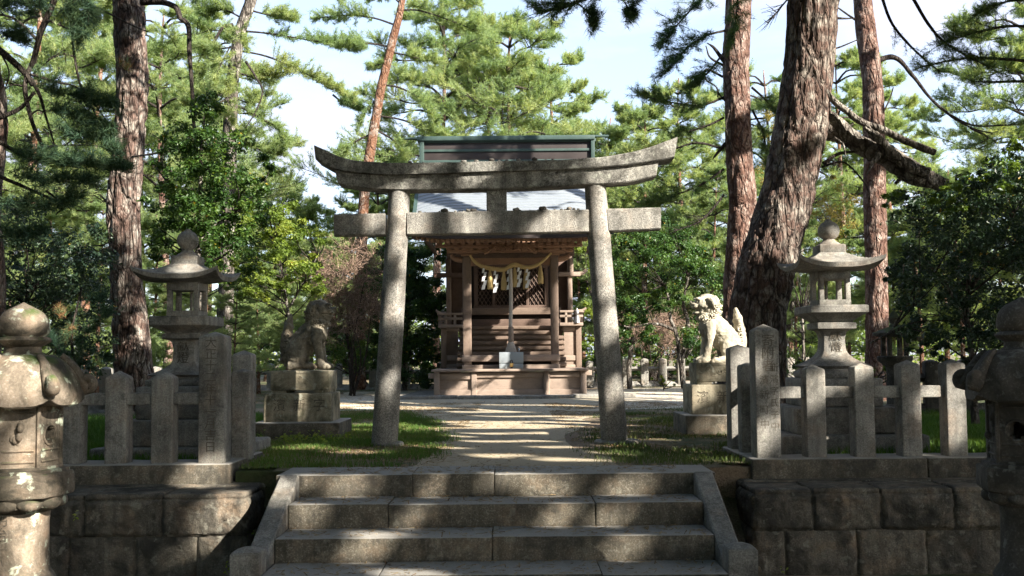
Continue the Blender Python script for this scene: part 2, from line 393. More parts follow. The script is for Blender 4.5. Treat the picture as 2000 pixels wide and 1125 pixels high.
# wood and shrine materials
def wood(name, c1, c2, axis=(1, 1, 14), rough=.8):
    t = NT(name); co = t.coords(axis); co1 = t.coords()
    col = t.mix(t.noise(co, 3, 5, .7), c1, c2)
    col = t.mix(t.ramp(t.noise(co1, 2.5, 6, .7), [(.45, 0), (.75, .55)]), col, tuple(x*.5 for x in c1))
    col = t.mix(t.ramp(t.noise(co, 14, 3), [(.30, .7), (.42, 0)]), col, tuple(x*.4 for x in c1))
    return t.finish(col, rough, t.noise(co, 12, 4), .35, .006)
M['wood'] = wood('weathered_shrine_wood', (.115, .080, .060), (.175, .128, .098), (1, 1, 14))
M['woodp'] = wood('platform_wood', (.22, .165, .13), (.30, .235, .19), (.8, 6, 12))
M['woodd'] = wood('dark_shrine_wood', (.085, .055, .042), (.13, .088, .068), (.8, 6, 12))
M['woodc'] = wood('carved_shrine_wood', (.22, .12, .075), (.32, .20, .13), (6, 6, 6))
M['woodv'] = wood('upright_shrine_wood', (.135, .095, .072), (.21, .155, .12), (14, 14, 1))
t = NT('grey_roof_metal'); co = t.coords((1, 6, 6))
M['roof'] = t.finish(t.mix(t.noise(co, 5, 5), (.14, .16, .18), (.23, .25, .27)), .5, t.noise(co, 20, 3), .2, .01, spec=.5)
t = NT('green_copper'); co = t.coords()
M['copper'] = t.finish(t.mix(t.noise(co, 6, 6, .7), (.018, .036, .032), (.05, .082, .072)), .6, t.noise(co, 20, 3), .2, .01)
t = NT('dark_ridge_metal'); co = t.coords()
M['ridge'] = t.finish(t.mix(t.noise(co, 4, 6, .7), (.022, .018, .018), (.05, .04, .038)), .45)
t = NT('straw_rope'); co = t.coords(); M['straw'] = t.finish(t.mix(t.noise(co, 90, 3), (.36, .25, .10), (.56, .42, .20)), .9, t.noise(co, 200, 3), .6, .004)
t = NT('old_rope'); co = t.coords(); M['rope'] = t.finish(t.mix(t.noise(co, 60, 3), (.28, .24, .20), (.52, .47, .42)), .9, t.noise(co, 150, 3), .6, .004)
t = NT('white_paper'); M['paper'] = t.finish((.80, .80, .80), .7, trans=(.25, (.8, .8, .8)))
t = NT('grey_painted_metal'); co = t.coords(); M['gmetal'] = t.finish(t.mix(t.noise(co, 5, 5), (.24, .27, .29), (.33, .36, .38)), .45, metal=.3)
t = NT('brass'); M['brass'] = t.finish((.45, .30, .12), .4, metal=.9)
t = NT('steel'); M['steel'] = t.finish((.35, .35, .36), .4, metal=.9)
t = NT('red_paint'); M['red'] = t.finish((.65, .04, .03), .5)
t = NT('interior_dark_wood'); M['inner'] = t.finish((.03, .022, .018), .9)

def text_mb(body, size, centre, width=1.0, depth=.003, faceneg='-Y', space=1.0):
    """vertical or horizontal lettering as real raised-relief mesh in an MB; body lines split by newline"""
    cu = bpy.data.curves.new('lettering', 'FONT'); cu.body = body; cu.size = size; cu.align_x = 'CENTER'; cu.align_y = 'CENTER'
    cu.extrude = depth/2; cu.space_line = space; cu.resolution_u = 2; cu.offset = -size*.006
    o = bpy.data.objects.new('lettering', cu); COL.objects.link(o); bpy.context.view_layer.update()
    dg = bpy.context.evaluated_depsgraph_get(); me = bpy.data.meshes.new_from_object(o.evaluated_get(dg))
    V = np.zeros(len(me.vertices)*3, np.float32); me.vertices.foreach_get('co', V); V = V.reshape(-1, 3).astype(float)
    mb = MB(); 
    if len(V) == 0: bpy.data.objects.remove(o); return None
    mid = (V.max(0)+V.min(0))/2; V -= mid
    W = np.stack([V[:, 0]*width, V[:, 2], V[:, 1]], 1)
    if faceneg == '+X': W = np.stack([-V[:, 2]*-1, V[:, 0]*width, V[:, 1]], 1)
    if faceneg == '-X': W = np.stack([V[:, 2], -V[:, 0]*width, V[:, 1]], 1)
    W += np.asarray(centre); mb.V.append(W); mb.C.append(np.full(len(W), .5)); mb.n = len(W)
    by = {}
    for p in me.polygons: by.setdefault(len(p.vertices), []).append(list(p.vertices))
    for k, f in by.items():
        f = np.array(f)
        if faceneg == '-Y': f = f[:, ::-1]
        mb.F.append(f)
    bpy.data.objects.remove(o); bpy.data.meshes.remove(me); return mb
# ================================================================ ground sheets
LOW = -0.79
def sheet(name, xs, ys, zf, mat, kind='structure', keep=None, label=None):
    X, Y = np.meshgrid(xs, ys, indexing='ij'); V = np.stack([X.ravel(), Y.ravel(), zf(X.ravel(), Y.ravel())], 1)
    ix = np.arange(X.size).reshape(X.shape); F = np.stack([ix[:-1, :-1], ix[1:, :-1], ix[1:, 1:], ix[:-1, 1:]], -1).reshape(-1, 4)
    if keep is not None: F = F[keep(V[F].mean(1))]
    mb = MB(); mb.add(V, F); o = obj(name, mb, mat, smooth=True, kind=kind); return o
def gz(X, Y):
    P = np.stack([X, Y, 0*X], 1); far = np.clip((Y-13)/20, 0, 1)
    return -.012+(fbm(P, .9, 3)-.5)*.035*np.clip((Y-8.6)/1.0, 0, 1)+far*(fbm(P, .15, 5)-.5)*.35*(np.abs(X) > 3)
def axis(*segs): return np.unique(np.concatenate([np.linspace(a, b, n) for a, b, n in segs]))
sheet('ground', axis((-400, -30, 12), (-30, -6, 50), (-6, 6, 110), (6, 30, 50), (30, 400, 12)), axis((8.0, 14, 60), (14, 40, 80), (40, 120, 30), (120, 900, 10)), gz, M['ground'],
      keep=lambda c: (c[:, 1] > 8.5) | ((np.abs(c[:, 0]+.1) < 1.85) | ((c[:, 1] > 8.3) & (np.abs(c[:, 0]+.1) < 2.2))))
sheet('lower_ground', axis((-400, -8, 8), (-8, 8, 60), (8, 400, 8)), axis((-200, -5, 8), (-5, 7.9, 60)), lambda X, Y: LOW+(fbm(np.stack([X, Y, 0*X], 1), 1.2, 8)-.5)*.03, M['ground'])
# path of trodden sand from the steps to the shrine
def ribbon(name, ys, xl, xr, z, mat, n=24, seed=0):
    V = []; 
    for y, a, b in zip(ys, xl, xr):
        wl = (vnoise([[0, y*1.3, seed]], 1, seed)[0]-.5)*.35; wr = (vnoise([[5, y*1.3, seed]], 1, seed)[0]-.5)*.35
        for t in np.linspace(0, 1, n): V.append(((a+wl)*(1-t)+(b+wr)*t, y, z))
    V = np.array(V); V[:, 2] = np.maximum(gz(V[:, 0], V[:, 1])+.006, 0*V[:, 0]-.5)
    ix = np.arange(len(V)).reshape(len(ys), n); F = np.stack([ix[:-1, :-1], ix[:-1, 1:], ix[1:, 1:], ix[1:, :-1]], -1).reshape(-1, 4)
    mb = MB(); mb.add(V, F); return obj(name, mb, mat, smooth=True, kind='structure')
ys = np.linspace(7.98, 21.9, 120)
ribbon('path', ys, np.interp(ys, [8, 9, 10.5, 12, 14, 16, 18.5, 20, 22], [-1.0, -.72, -.66, -.85, -1.1, -1.6, -2.5, -3.2, -3.4]),
       np.interp(ys, [8, 9, 10.5, 12, 14, 16, 18.5, 20, 22], [.9, .72, .62, .75, 1.0, 1.5, 2.4, 3.0, 3.2]), 0, M['path'])
ys = np.linspace(17.2, 27.5, 60)
ribbon('sand_court', ys, np.interp(ys, [17.2, 18.5, 20, 24, 27.5], [-3.4, -3.9, -4.4, -4.6, -4.4]), np.interp(ys, [17.2, 18.5, 20, 24, 27.5], [-2.3, -2.3, -2.4, -2.3, -2.3]), 0, M['sand'], seed=4)
ys = np.linspace(16.9, 27.5, 60)
ribbon('sand_court', ys, np.interp(ys, [16.9, 18.5, 20, 24, 27.5], [1.9, 2.1, 2.2, 2.3, 2.2]), np.interp(ys, [16.9, 18.5, 20, 24, 27.5], [4.6, 5.0, 5.4, 5.6, 5.3]), 0, M['sand'], seed=6)

# ================================================================ staircase
H = EYE; RI = .1645; SLAB = 8.15
NOSE = [7.59, 7.19, 6.79, 6.36, 5.95]
XL, XR = -1.62, 1.36
st = thing('stone_staircase', 'flight of timeworn granite steps with sloping side slabs leading up to the torii', 'steps', (-.13, 5.9, LOW))
JO = [[-.766, -.145], [-.90, .585], [-.147], [-.857, .556], [.2]]
for i in range(5):
    z1 = -i*RI; z0 = z1-RI-.02; y0 = NOSE[i]; y1 = (NOSE[i-1]+.03) if i else SLAB
    xa, xb = (-1.80, 1.53) if i == 0 else (XL+.004, XR-.004)
    mb = MB(); xs = [xa]+JO[i]+[xb]
    for k in range(len(xs)-1):
        dz = [0, .003, -.004][(k+i) % 3]; g = .0022
        sbox(mb, xs[k]+g, xs[k+1]-g, y0+[0, .006][k % 2], y1, z0, z1+dz, bev=.007, res=.035, amp=.0045, ns=16, seed=i*7+k, tone=.5)
    if i == 0: # the top slab is cut back where the side slabs meet it
        pass
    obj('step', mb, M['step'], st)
mb = MB()
for i in range(5): sbox(mb, XL+.02, XR-.02, NOSE[i]+.05, 8.08-.01*i, LOW-.1, -i*RI-.03, bev=.01, res=2)
obj('core', mb, M['carve'], st)
for xa, xb in ((-1.768, -1.62), (1.36, 1.505)):
    mb = MB(); P = []
    sl_ = (-.43-0.0)/(6.62-7.45)
    n = 14; rings = []
    for k in range(n+1):
        y = 7.582-(7.582-6.60)*k/n; z = .004-.43*k/n
        w = .004*(vnoise([[xa, y*6, z]], 1, 3)[0]-.5)
        rings.append(np.array([(xa, y, z-.9), (xb, y, z-.9), (xb+w, y, z-.012), (xb-.012, y, z+w), (xa+.012, y, z+w), (xa+w, y, z-.012)]))
    loft(mb, rings); obj('side_slab', mb, M['granite'], st)
    mb = MB(); xo = xa-.042 if xa < 0 else xa; 
    sbox(mb, xo, xo+.19, 6.40, 6.597, LOW-.05, -.358, bev=.006, res=.05, amp=.002, ns=12, seed=3)
    cx = xo+.095; cy = 6.499
    lathe(mb, cx, cy, [(.092, -.364), (.088, -.352), (.03, -.330), (.002, -.325)], shape=squ(1, 3, .15), tone=.5)
    obj('newel_block', mb, M['granite'], st)
# dark gullies of earth and broken stone beside the side slabs
for s_, xa, xb in ((1, -2.1, -1.785), (2, 1.515, 1.86)):
    mb = MB(); n = 20; V = []; xs = np.linspace(xa, xb, 9); yy = np.linspace(6.9, 8.4, 26)
    X, Y = np.meshgrid(xs, yy, indexing='ij'); P = np.stack([X.ravel(), Y.ravel(), 0*X.ravel()], 1)
    Z = np.interp(P[:, 1], [6.9, 7.7, 8.1, 8.4], [LOW, -.72, -.45, -.12])+(fbm(P, 6, s_)-.5)*.12; P[:, 2] = Z
    ix = np.arange(len(P)).reshape(9, 26); F = np.stack([ix[:-1, :-1], ix[1:, :-1], ix[1:, 1:], ix[:-1, 1:]], -1).reshape(-1, 4)
    mb.add(P, F); obj('earth_bank', mb, M['ground'], smooth=True, kind='structure')

mb = MB(); sbox(mb, -2.3, 2.1, 8.27, 8.9, -.95, -.035, bev=.02, res=.08, amp=.02, ns=6); obj('earth_bank', mb, M['ground'], smooth=True, kind='structure')
# ================================================================ retaining walls
def wall(side, joints1, joints2, label, seed):
    w = thing('retaining_wall', label, 'wall', (side*3.5, 7.64, LOW))
    xin = -2.05 if side < 0 else 1.83; zt, zm = -.14, -.455
    rr = random.Random(seed)
    def row(js, z0, z1, nm):
        mb = MB(); far = side*9.0
        xs = sorted([xin, far]+js)
        for k in range(len(xs)-1):
            corner = abs(xs[k]-xin) < .01 or abs(xs[k+1]-xin) < .01
            d = rr.uniform(-.015, .015); top = nm == 'upper_course'
            a, b = xs[k]+.006, xs[k+1]-.006
            if top:
                sbox(mb, a, b, 7.66+d*.3, 8.25, z1-.045, z1+rr.uniform(-.004, .004), bev=.018, res=.05, amp=.008, ns=10, seed=seed+k)
                sbox(mb, a+.003, b-.003, 7.665+d*.5, 8.2, z0+.004, z1-.046, bev=.012, res=.020, amp=.012, ns=30, big=.05, seed=seed+k*3)
            else:
                sbox(mb, a, b, 7.665+d, 8.2, z0+.004, z1-.004, bev=.012, res=.022, amp=.010, ns=30, big=.04, seed=seed+k*3)
        # return face beside the stairs
        ys = [8.24, 8.9] if top else [8.2, 8.7]
        s_ = .0 
        sbox(mb, min(xin, xin+side*.45), max(xin, xin+side*.45), ys[0]+.012, ys[1], z0+.005, z1, bev=.03, res=.05, amp=.014, ns=12, big=.02, seed=seed+90)
        obj('stone_course', mb, M['wallstone'], w)
    row(joints1, zm, zt, 'upper_course'); row(joints2, LOW-.05, zm, 'lower_course')
    mb = MB(); x0, x1 = sorted((xin+side*.03, side*9)); 
    sbox(mb, x0, x1, 7.72, 8.6, LOW-.1, zt-.05, bev=.01, res=1); obj('backing', mb, M['inner'], w)
    mb = MB(); sbox(mb, x0, x1, 8.1, 8.5, zt-.06, zt+.006, bev=.01, res=.2, amp=.01, ns=5); obj('ledge', mb, M['wallstone'], w)
    return w
X764 = lambda u: xat(u, 1000, 7.64)
wall(-1, [X764(u) for u in (-330, -170, 10, 161, 315)], [X764(u) for u in (-400, -250, -60, 130, 262, 383)], 'rough granite block wall below the fence with the carved year post, catching a patch of sun', 11)
wall(1, [X764(u) for u in (1589, 1723, 1866, 2010, 2200)], [X764(u) for u in (1534, 1674, 1809, 1960, 2120)], 'rough granite block wall in deep shade below the fence with five front posts', 31)

# ================================================================ post fences
def post_mb(x, y, w, z0, zs, za, seed=0, d=None):
    mb = MB(); d = d or w
    sbox(mb, x-w/2, x+w/2, y-d/2, y+d/2, z0, zs, bev=.012, res=.09, amp=.003, ns=14, seed=seed)
    h = w/2-.002; r0 = squ(h, 3, .1); rings = [np.stack([x+r0[:, 0]*k, y+r0[:, 1]*k*d/w, np.full(len(r0), z)], 1) for k, z in ((1, zs-.008), (.93, zs+.006), (.5, zs+(za-zs)*.55), (.02, za))]
    loft(mb, rings); return mb
PF = 8.30
fl = thing('stone_fence', 'granite fence beside the tan lantern, its corner post carved with a year', 'fence', (-3.5, PF, 0))
fr = thing('stone_fence', 'granite fence running from the post inscribed in two columns to the dark lantern', 'fence', (3.5, PF, 0))
zL = .028
def px_post(parent, u0, u1, vs, va, yf, w, seed, zb=zL):
    xl = xat(u0, vs, yf); xr = xl+w
    mb = post_mb((xl+xr)/2, yf+w/2, w, zb-.02, zat((u0+u1)/2, vs, yf), zat((u0+u1)/2, va, yf+w/2), seed)
    return obj('post', mb, M['granite'], parent), (xl+xr)/2
for k, (u0, vs, va) in enumerate([(-245, 741, 727), (-155, 740, 726), (-65, 740, 726), (25, 740, 726), (115, 740, 726), (205, 738, 724), (295, 738, 724)]):
    px_post(fl, u0, u0+43, vs, va, PF, .175, k)
cpl, cxl = px_post(fl, 388, 440, 657, 648, PF, .215, 8)
px_post(fl, 452, 463, 727, 720, 8.72, .16, 9)
px_post(fl, 453, 490, 693, 684, 9.02, .175, 10)
for k, (u0, vs, va) in enumerate([(1573, 722, 712), (1668, 718, 709), (1759, 713, 703), (1847, 711, 701), (1938, 709, 699), (2030, 708, 698), (2120, 707, 697)]):
    px_post(fr, u0, u0+43, vs, va, PF+.02, .165, 20+k)
cpr, cxr = px_post(fr, 1473, 1523, 645, 633, PF+.02, .205, 28)
px_post(fr, 1446, 1460, 715, 708, 8.78, .15, 29)
px_post(fr, 1425, 1462, 681, 673, 9.12, .19, 30)
# rails
mb = MB(); zr = zat(250, 779, PF+.08); sbox(mb, -5.4, cxl, PF+.035, PF+.13, zr-.05, zr+.05, bev=.01, res=.2, amp=.002); obj('rail', mb, M['granite'], fl)
mb = MB(); sbox(mb, cxl-.04, cxl+.04, PF+.15, 9.1, zr-.05, zr+.05, bev=.01, res=.2); obj('rail', mb, M['granite'], fl)
zr = zat(1700, 764, PF+.08); mb = MB(); sbox(mb, cxr, 5.6, PF+.055, PF+.14, zr-.055, zr+.045, bev=.01, res=.2, amp=.002); obj('rail', mb, M['granite'], fr)
mb = MB(); sbox(mb, cxr-.04, cxr+.04, PF+.15, 9.2, zr-.055, zr+.045, bev=.01, res=.2); obj('rail', mb, M['granite'], fr)
# plinths
xpl = xat(449, 905, 8.2); xpr = xat(1468, 897, 8.22)
mb = MB(); xs = [-7.5, -5.2, -3.95, xpl]
for k in range(3): sbox(mb, xs[k]+.003, xs[k+1]-.003, 8.2, 8.62, -.152, zL, bev=.018, res=.06, amp=.006, ns=10, seed=k)
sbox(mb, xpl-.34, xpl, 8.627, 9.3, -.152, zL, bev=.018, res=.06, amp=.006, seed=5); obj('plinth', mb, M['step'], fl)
mb = MB(); xs = [xpr, 3.4, 5.0, 7.5]
for k in range(3): sbox(mb, xs[k]+.003, xs[k+1]-.003, 8.22, 8.62, -.152, zL, bev=.018, res=.06, amp=.006, ns=10, seed=k+9)
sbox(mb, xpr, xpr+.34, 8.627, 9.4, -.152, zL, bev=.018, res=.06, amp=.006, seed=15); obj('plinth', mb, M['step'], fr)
# carved writing on the corner posts
mb = text_mb('\n'.join('大正十二年十一月吉日'), .098, (cxl-.005, PF-.0006, zat(415, 770, PF)), 1.05, .003, space=.98)
if mb: obj('inscription', mb, M['carve'], fl)
mb = text_mb('\n'.join('寄附者'), .105, (cxr+.01, PF+.0194, zat(1498, 689, PF)), 1.1, .003, space=1.0)
if mb: obj('inscription', mb, M['carve'], fr)
mb = text_mb('\n'.join('新濱字氏子中'), .078, (cxr+.055, PF+.0194, zat(1508, 775, PF)), 1.0, .003, space=1.25)
if mb: obj('inscription', mb, M['carve'], fr)
mb = text_mb('\n'.join('濱新町中'), .082, (cxr-.03, PF+.0194, zat(1490, 785, PF)), 1.0, .003, space=1.5)
if mb: obj('inscription', mb, M['carve'], fr)
xe = xat(490, 780, 9.02); mb = text_mb('\n'.join('濱區有志中'), .07, (xat(453, 693, 9.02)+.1755, 9.11, zat(493, 760, 9.1)), 1.0, .003, faceneg='+X', space=1.5)
if mb: obj('inscription', mb, M['carve'], fl)

# ================================================================ tall square lanterns
def tall_lantern(cx, cy, dz, label, u, vs, lx):
    """vs: photo rows of the levels, measured on each lantern"""
    t = thing('stone_lantern', label, 'stone lantern', (cx, cy, 0), 'pair of tall square lanterns behind the fences'); m = M['granite']
    Z = lambda v: zat(u, v, cy)
    mb = MB()
    sbox(mb, cx-.66, cx+.66, cy-.66, cy+.66, -.1, .09+dz, bev=.025, res=.08, amp=.008, seed=1)
    sbox(mb, cx-.49, cx+.49, cy-.49, cy+.49, .09+dz, .33+dz, bev=.02, res=.08, amp=.006, seed=2)
    sbox(mb, cx-.36, cx+.36, cy-.36, cy+.36, .33+dz, Z(vs['base0']), bev=.02, res=.08, amp=.005, seed=3)
    obj('base', mb, m, t)
    mb = MB(); b0, b1, sn, sw = Z(vs['base0']), Z(vs['base1']), Z(vs['neck']), Z(vs['waist'])
    prof = [(.285, b0), (.30, b0+.02), (.30, b1-.02), (.265, b1), (.25, b1+.012)]
    for k in range(1, 9):
        q = k/8; prof.append((.25*(1-q)**2.2+.105+.0*q, b1+.012+(sw-b1-.012)*q))
    prof += [(.10, (sw+sn)/2), (.115, sn-.02), (.14, sn)]
    lathe(mb, cx, cy, prof, shape=squ(1, 3, .08)); obj('shaft', mb, m, t)
    mb = MB(); p0, p1, p2, p3 = Z(vs['neck']), Z(vs['step']), Z(vs['pl0']), Z(vs['pl1'])
    lathe(mb, cx, cy, [(.15, p0), (.185, p0+.012), (.185, p1-.008), (.16, p1), (.165, p1+.01), (.24, p2-.012), (.268, p2), (.278, p2+.01), (.278, p1*0+p3-.01), (.268, p3)], shape=squ(1, 3, .05))
    obj('platform', mb, m, t)
    # fire box: corner posts, sill and head, an opening in each face
    f0, f1 = p3, Z(vs['fb1']); hb = .152; mb = MB(); pw = .05
    sbox(mb, cx-hb, cx+hb, cy-hb, cy+hb, f0-.004, f0+.055, bev=.006, res=.08, amp=.002)
    sbox(mb, cx-hb, cx+hb, cy-hb, cy+hb, f1-.065, f1+.01, bev=.006, res=.08, amp=.002)
    for sx in (-1, 1):
        for sy in (-1, 1):
            sbox(mb, *sorted((cx+sx*hb*.985, cx+sx*(hb-pw))), *sorted((cy+sy*hb*.985, cy+sy*(hb-pw))), f0+.05, f1-.06, bev=.006, res=.08)
    for s_ in (-1, 1):
        sbox(mb, cx-.012, cx+.012, cy+s_*(hb-.035)-.012, cy+s_*(hb-.035)+.012, f0+.05, f1-.06, bev=.004, res=.08) if s_ > 0 else None
    obj('fire_box', mb, m, t)
    # roof with upswept corners
    r0, r1 = f1+.0, Z(vs['rt']); mb = MB(); n = 33; g = np.linspace(-1, 1, n); GX, GY = np.meshgrid(g, g, indexing='ij'); gx, gy = GX.ravel(), GY.ravel()
    d = np.maximum(abs(gx), abs(gy)); hf = .385
    lift = .075*(np.minimum(abs(gx), abs(gy))/np.maximum(d, 1e-6))**3.2*d**3
    top = r0+.075+(r1-r0-.075)*(1-np.clip((d-.30)/.70, 0, 1))**1.75+lift
    bot = r0+.012+lift*1.05+.02*d; bot = np.where(d > .42, bot, r0+.002)
    ext = 1+.06*(np.minimum(abs(gx), abs(gy)))**3
    Vt = np.stack([cx+gx*hf*ext, cy+gy*hf*ext, top+(fbm(np.stack([gx, gy, 0*gx], 1), 5, 4)-.5)*.006], 1); Vb = np.stack([cx+gx*hf*.975*ext, cy+gy*hf*.975*ext, bot], 1)
    ix = np.arange(n*n).reshape(n, n); F = np.stack([ix[:-1, :-1], ix[1:, :-1], ix[1:, 1:], ix[:-1, 1:]], -1).reshape(-1, 4)
    edge = np.concatenate([ix[:, 0], ix[-1, 1:], ix[-2::-1, -1], ix[0, -2:0:-1]]); j = np.roll(edge, -1)
    S = np.stack([edge+n*n, j+n*n, j, edge], 1)
    mb.add(np.vstack([Vt, Vb]), [F, F[:, ::-1]+n*n, S]); obj('roof', mb, m, t)
    # finial: square box, dome, onion ball
    q0, q1, q2, q3, qt = Z(vs['rt']), Z(vs['bx']), Z(vs['dm']), Z(vs['bw']), Z(vs['tip'])
    mb = MB(); lathe(mb, cx, cy, [(.115, q0-.03), (.125, q0), (.125, q1-.008), (.115, q1)], shape=squ(1, 3, .06))
    lathe(mb, cx, cy, [(.115, q1-.01), (.105, q1+.012), (.07, q1+(q2-q1)*.6), (.052, q2), (.05, q2+.008)], 28)
    rb = .104; prof = [(.05, q2)]
    for k in range(1, 10): a = -1.15+k*(2.35/9); prof.append((rb*math.cos(a), q3+rb*.93*math.sin(a)))
    prof += [(.03, q3+rb*.93+.004), (.016, q3+rb*.93+.018), (.002, qt)]
    lathe(mb, cx, cy, prof, 32, amp=.002); obj('finial', mb, m, t)
    k = text_mb('献\n燈', .12, (cx+lx, cy-.1145, (sw+sn)/2-.02), 1.0, .004, space=1.0)
    if k: obj('inscription', k, M['carve'], t)
    return t
YL = 9.65
tall_lantern(xat(366, 600, YL), YL, 0.0, 'tall square granite lantern in shade in front of the straight dark-barked pine', 366,
             dict(base0=753, base1=738, waist=700, neck=664, step=651, pl0=638, pl1=619, fb1=556, rt=516, bx=501, dm=489, bw=470, tip=448), 0)
YR = 9.65
tall_lantern(xat(1622, 600, YR), YR, .06, 'tall square granite lantern with sunlit roof between the leaning pine and dark bush', 1620,
             dict(base0=738, base1=722, waist=678, neck=645, step=630, pl0=614, pl1=598, fb1=534, rt=494, bx=479, dm=468, bw=451, tip=431), .01)

# ================================================================ old six-sided lanterns near the camera
def hex_lantern(cx, cy, dv, label, mat, ph=0.2):
    t = thing('stone_lantern', label, 'stone lantern', (cx, cy, LOW), 'pair of old six-sided lanterns flanking the steps'); Z = lambda v: EYE-(v+dv-699-0)/389.0
    mb = MB()
    lathe(mb, cx, cy, [(.36, LOW-.03), (.37, LOW+.10), (.34, LOW+.13)], shape=hexo(1, 8, ph), amp=.01)
    lathe(mb, cx, cy, [(.30, LOW+.12), (.30, LOW+.19), (.25, LOW+.26), (.19, LOW+.30)], shape=hexo(1, 8, ph, .5), amp=.008); obj('base', mb, mat, t)
    mb = MB(); s0 = Z(1125)
    lathe(mb, cx, cy, [(.15, LOW+.28), (.135, LOW+.34), (.137, s0-.05), (.155, s0-.03), (.175, s0), (.158, s0+.035), (.14, s0+.06), (.134, s0+.16), (.133, Z(1010)), (.138, Z(990))], 40, amp=.003, ns=12)
    obj('shaft', mb, mat, t)
    mb = MB(); hx = hexo(1, 8, ph, .15)
    lathe(mb, cx, cy, [(.13, Z(992)), (.15, Z(985)), (.20, Z(965)), (.215, Z(958))], 48, amp=.004)
    # lotus petals under the platform: two lobed layers
    for k in range(10):
        a = ph+k*math.pi/5; c, s = math.cos(a), math.sin(a)
        ell(mb, (cx+.170*c, cy+.170*s, Z(968)), (.050, .066, .038), 8, rot=(0, .5, a))
        for q_ in (.062, .044, .026): tube(mb, [(cx+(.196-.02*abs(w))*c-q_*w*s, cy+(.196-.02*abs(w))*s+q_*w*c, Z(978)+.0+q_*.72*math.sqrt(max(0, 1-w*w))) for w in np.linspace(-1, 1, 11)], .0045, 5)
    lathe(mb, cx, cy, [(.215, Z(962)), (.245, Z(958)), (.25, Z(952)), (.25, Z(918)), (.242, Z(914))], shape=hx, amp=.005, ns=16)
    lathe(mb, cx, cy, [(.225, Z(915)), (.225, Z(908)), (.195, Z(907)), (.195, Z(902))], shape=hx, amp=.003)
    obj('platform', mb, mat, t)
    # fire box with round windows: wall ring of panels with hole modelled as dark deep disc rim
    mb = MB(); hb = .178; f0, f1 = Z(903), Z(786)
    hx6 = hexo(1, 10, ph)
    nz_, nt_ = 22, 60; ang = np.linspace(0, 1, nt_, endpoint=False)
    outer = hexo(hb, 10, ph); inner = outer*.72; zz = np.linspace(f0, f1, nz_)
    Vo = np.array([[cx+outer[i, 0], cy+outer[i, 1], z] for z in zz for i in range(60)]); Vi = np.array([[cx+inner[i, 0], cy+inner[i, 1], z] for z in zz for i in range(60)])
    Fo = []; Fi = []; Fr = []; hole = np.zeros((nz_-1, 60), bool)
    for a in range(nz_-1):
        for i in range(60):
            face = i//10; x = (i % 10+.5)/10-.5; z = (zz[a]+zz[a+1])/2-(f0+(f1-f0)*.52)
            if face % 2 == 1 and (x*hb)**2+z*z < .043**2: hole[a, i] = True
    for a in range(nz_-1):
        for i in range(60):
            j = (i+1) % 60; q = [a*60+i, a*60+j, (a+1)*60+j, (a+1)*60+i]
            if hole[a, i]: continue
            Fo.append(q); Fi.append([x+len(Vo) for x in q[::-1]])
            for da, di, e in ((0, 1, (q[1], q[2])), (0, -1, (q[3], q[0])), (1, 0, (q[2], q[3])), (-1, 0, (q[0], q[1]))):
                aa, ii = a+da, (i+di) % 60
                if 0 <= aa < nz_-1 and hole[aa, ii]: Fr.append([e[1], e[0], e[0]+len(Vo), e[1]+len(Vo)])
    mb.add(np.vstack([Vo, Vi]), np.array(Fo+Fi+Fr))
    for k in range(6): # framed relief panels, corner ribs
        a = ph+k*math.pi/3; c, s = math.cos(a), math.sin(a)
        tube(mb, [(cx+c*hb*1.0, cy+s*hb*1.0, f0), (cx+c*hb*1.0, cy+s*hb, f1)], .012, 6)
        am = a+math.pi/6; c, s = math.cos(am), math.sin(am); rr = hb*.866+.002; tx, ty = -s, c
        for zc in (f0+.03, f0+.085, f1-.03):
            tube(mb, [(cx+c*rr-tx*.07, cy+s*rr-ty*.07, zc), (cx+c*rr+tx*.07, cy+s*rr+ty*.07, zc)], .006, 6)
        if k % 2 == 0: # carved relief
            for q in range(7):
                b = random.Random(k*9+q); ell(mb, (cx+c*rr+tx*b.uniform(-.045, .045), cy+s*rr+ty*b.uniform(-.045, .045), b.uniform(f0+.12, f1-.06)), (.016, .016, .022), 5, rot=(0, 0, am))
        else:
            pts = [(cx+c*rr+tx*.05*math.cos(w), cy+s*rr+ty*.05*math.cos(w), f0+(f1-f0)*.52+.05*math.sin(w)) for w in np.linspace(0, 2*math.pi, 20)]
            tube(mb, pts, .007, 6)
    obj('fire_box', mb, mat, t)
    # roof: six bulging lobes, ridges and curled corners
    mb = MB(); r0, r1 = Z(787), Z(690); n = 72; th = np.linspace(0, 2*np.pi, n, endpoint=False); cor = np.abs(((th-ph)/(np.pi/3)+.5) % 1-.5)*2  # 0 at corner 1 at mid
    rings = []
    for q in np.linspace(0, 1, 16):
        rad = .125+(.272-.125)*(q**.8); z = r1-(r1-r0-.05)*(q**1.9); k = (1-cor)
        rr = rad*(1+.08*q*k**3-.05*q*(cor)); zz_ = z+.035*q**2*k**4-.006*k*0+.012*math.sin(q*math.pi)*(cor**2)
        rings.append(np.stack([cx+rr*np.cos(th), cy+rr*np.sin(th), zz_], 1))
    R = rings[-1]; for_bot = []
    for f, dz in ((1.0, -.045), (.95, -.055), (.62, -.035), (.5, -.03)):
        q = R.copy(); q[:, :2] = np.array([cx, cy])+(R[:, :2]-[cx, cy])*f; q[:, 2] = q[:, 2]+dz if f > .9 else r0+.005; for_bot.append(q)
    rings = rings+for_bot
    for q in rings: q += unit(q-np.array([cx, cy, r0-.1]))*((fbm(q, 14, 5)-.5)*.02)[:, None]
    loft(mb, rings[::-1])
    obj('roof', mb, mat, t)
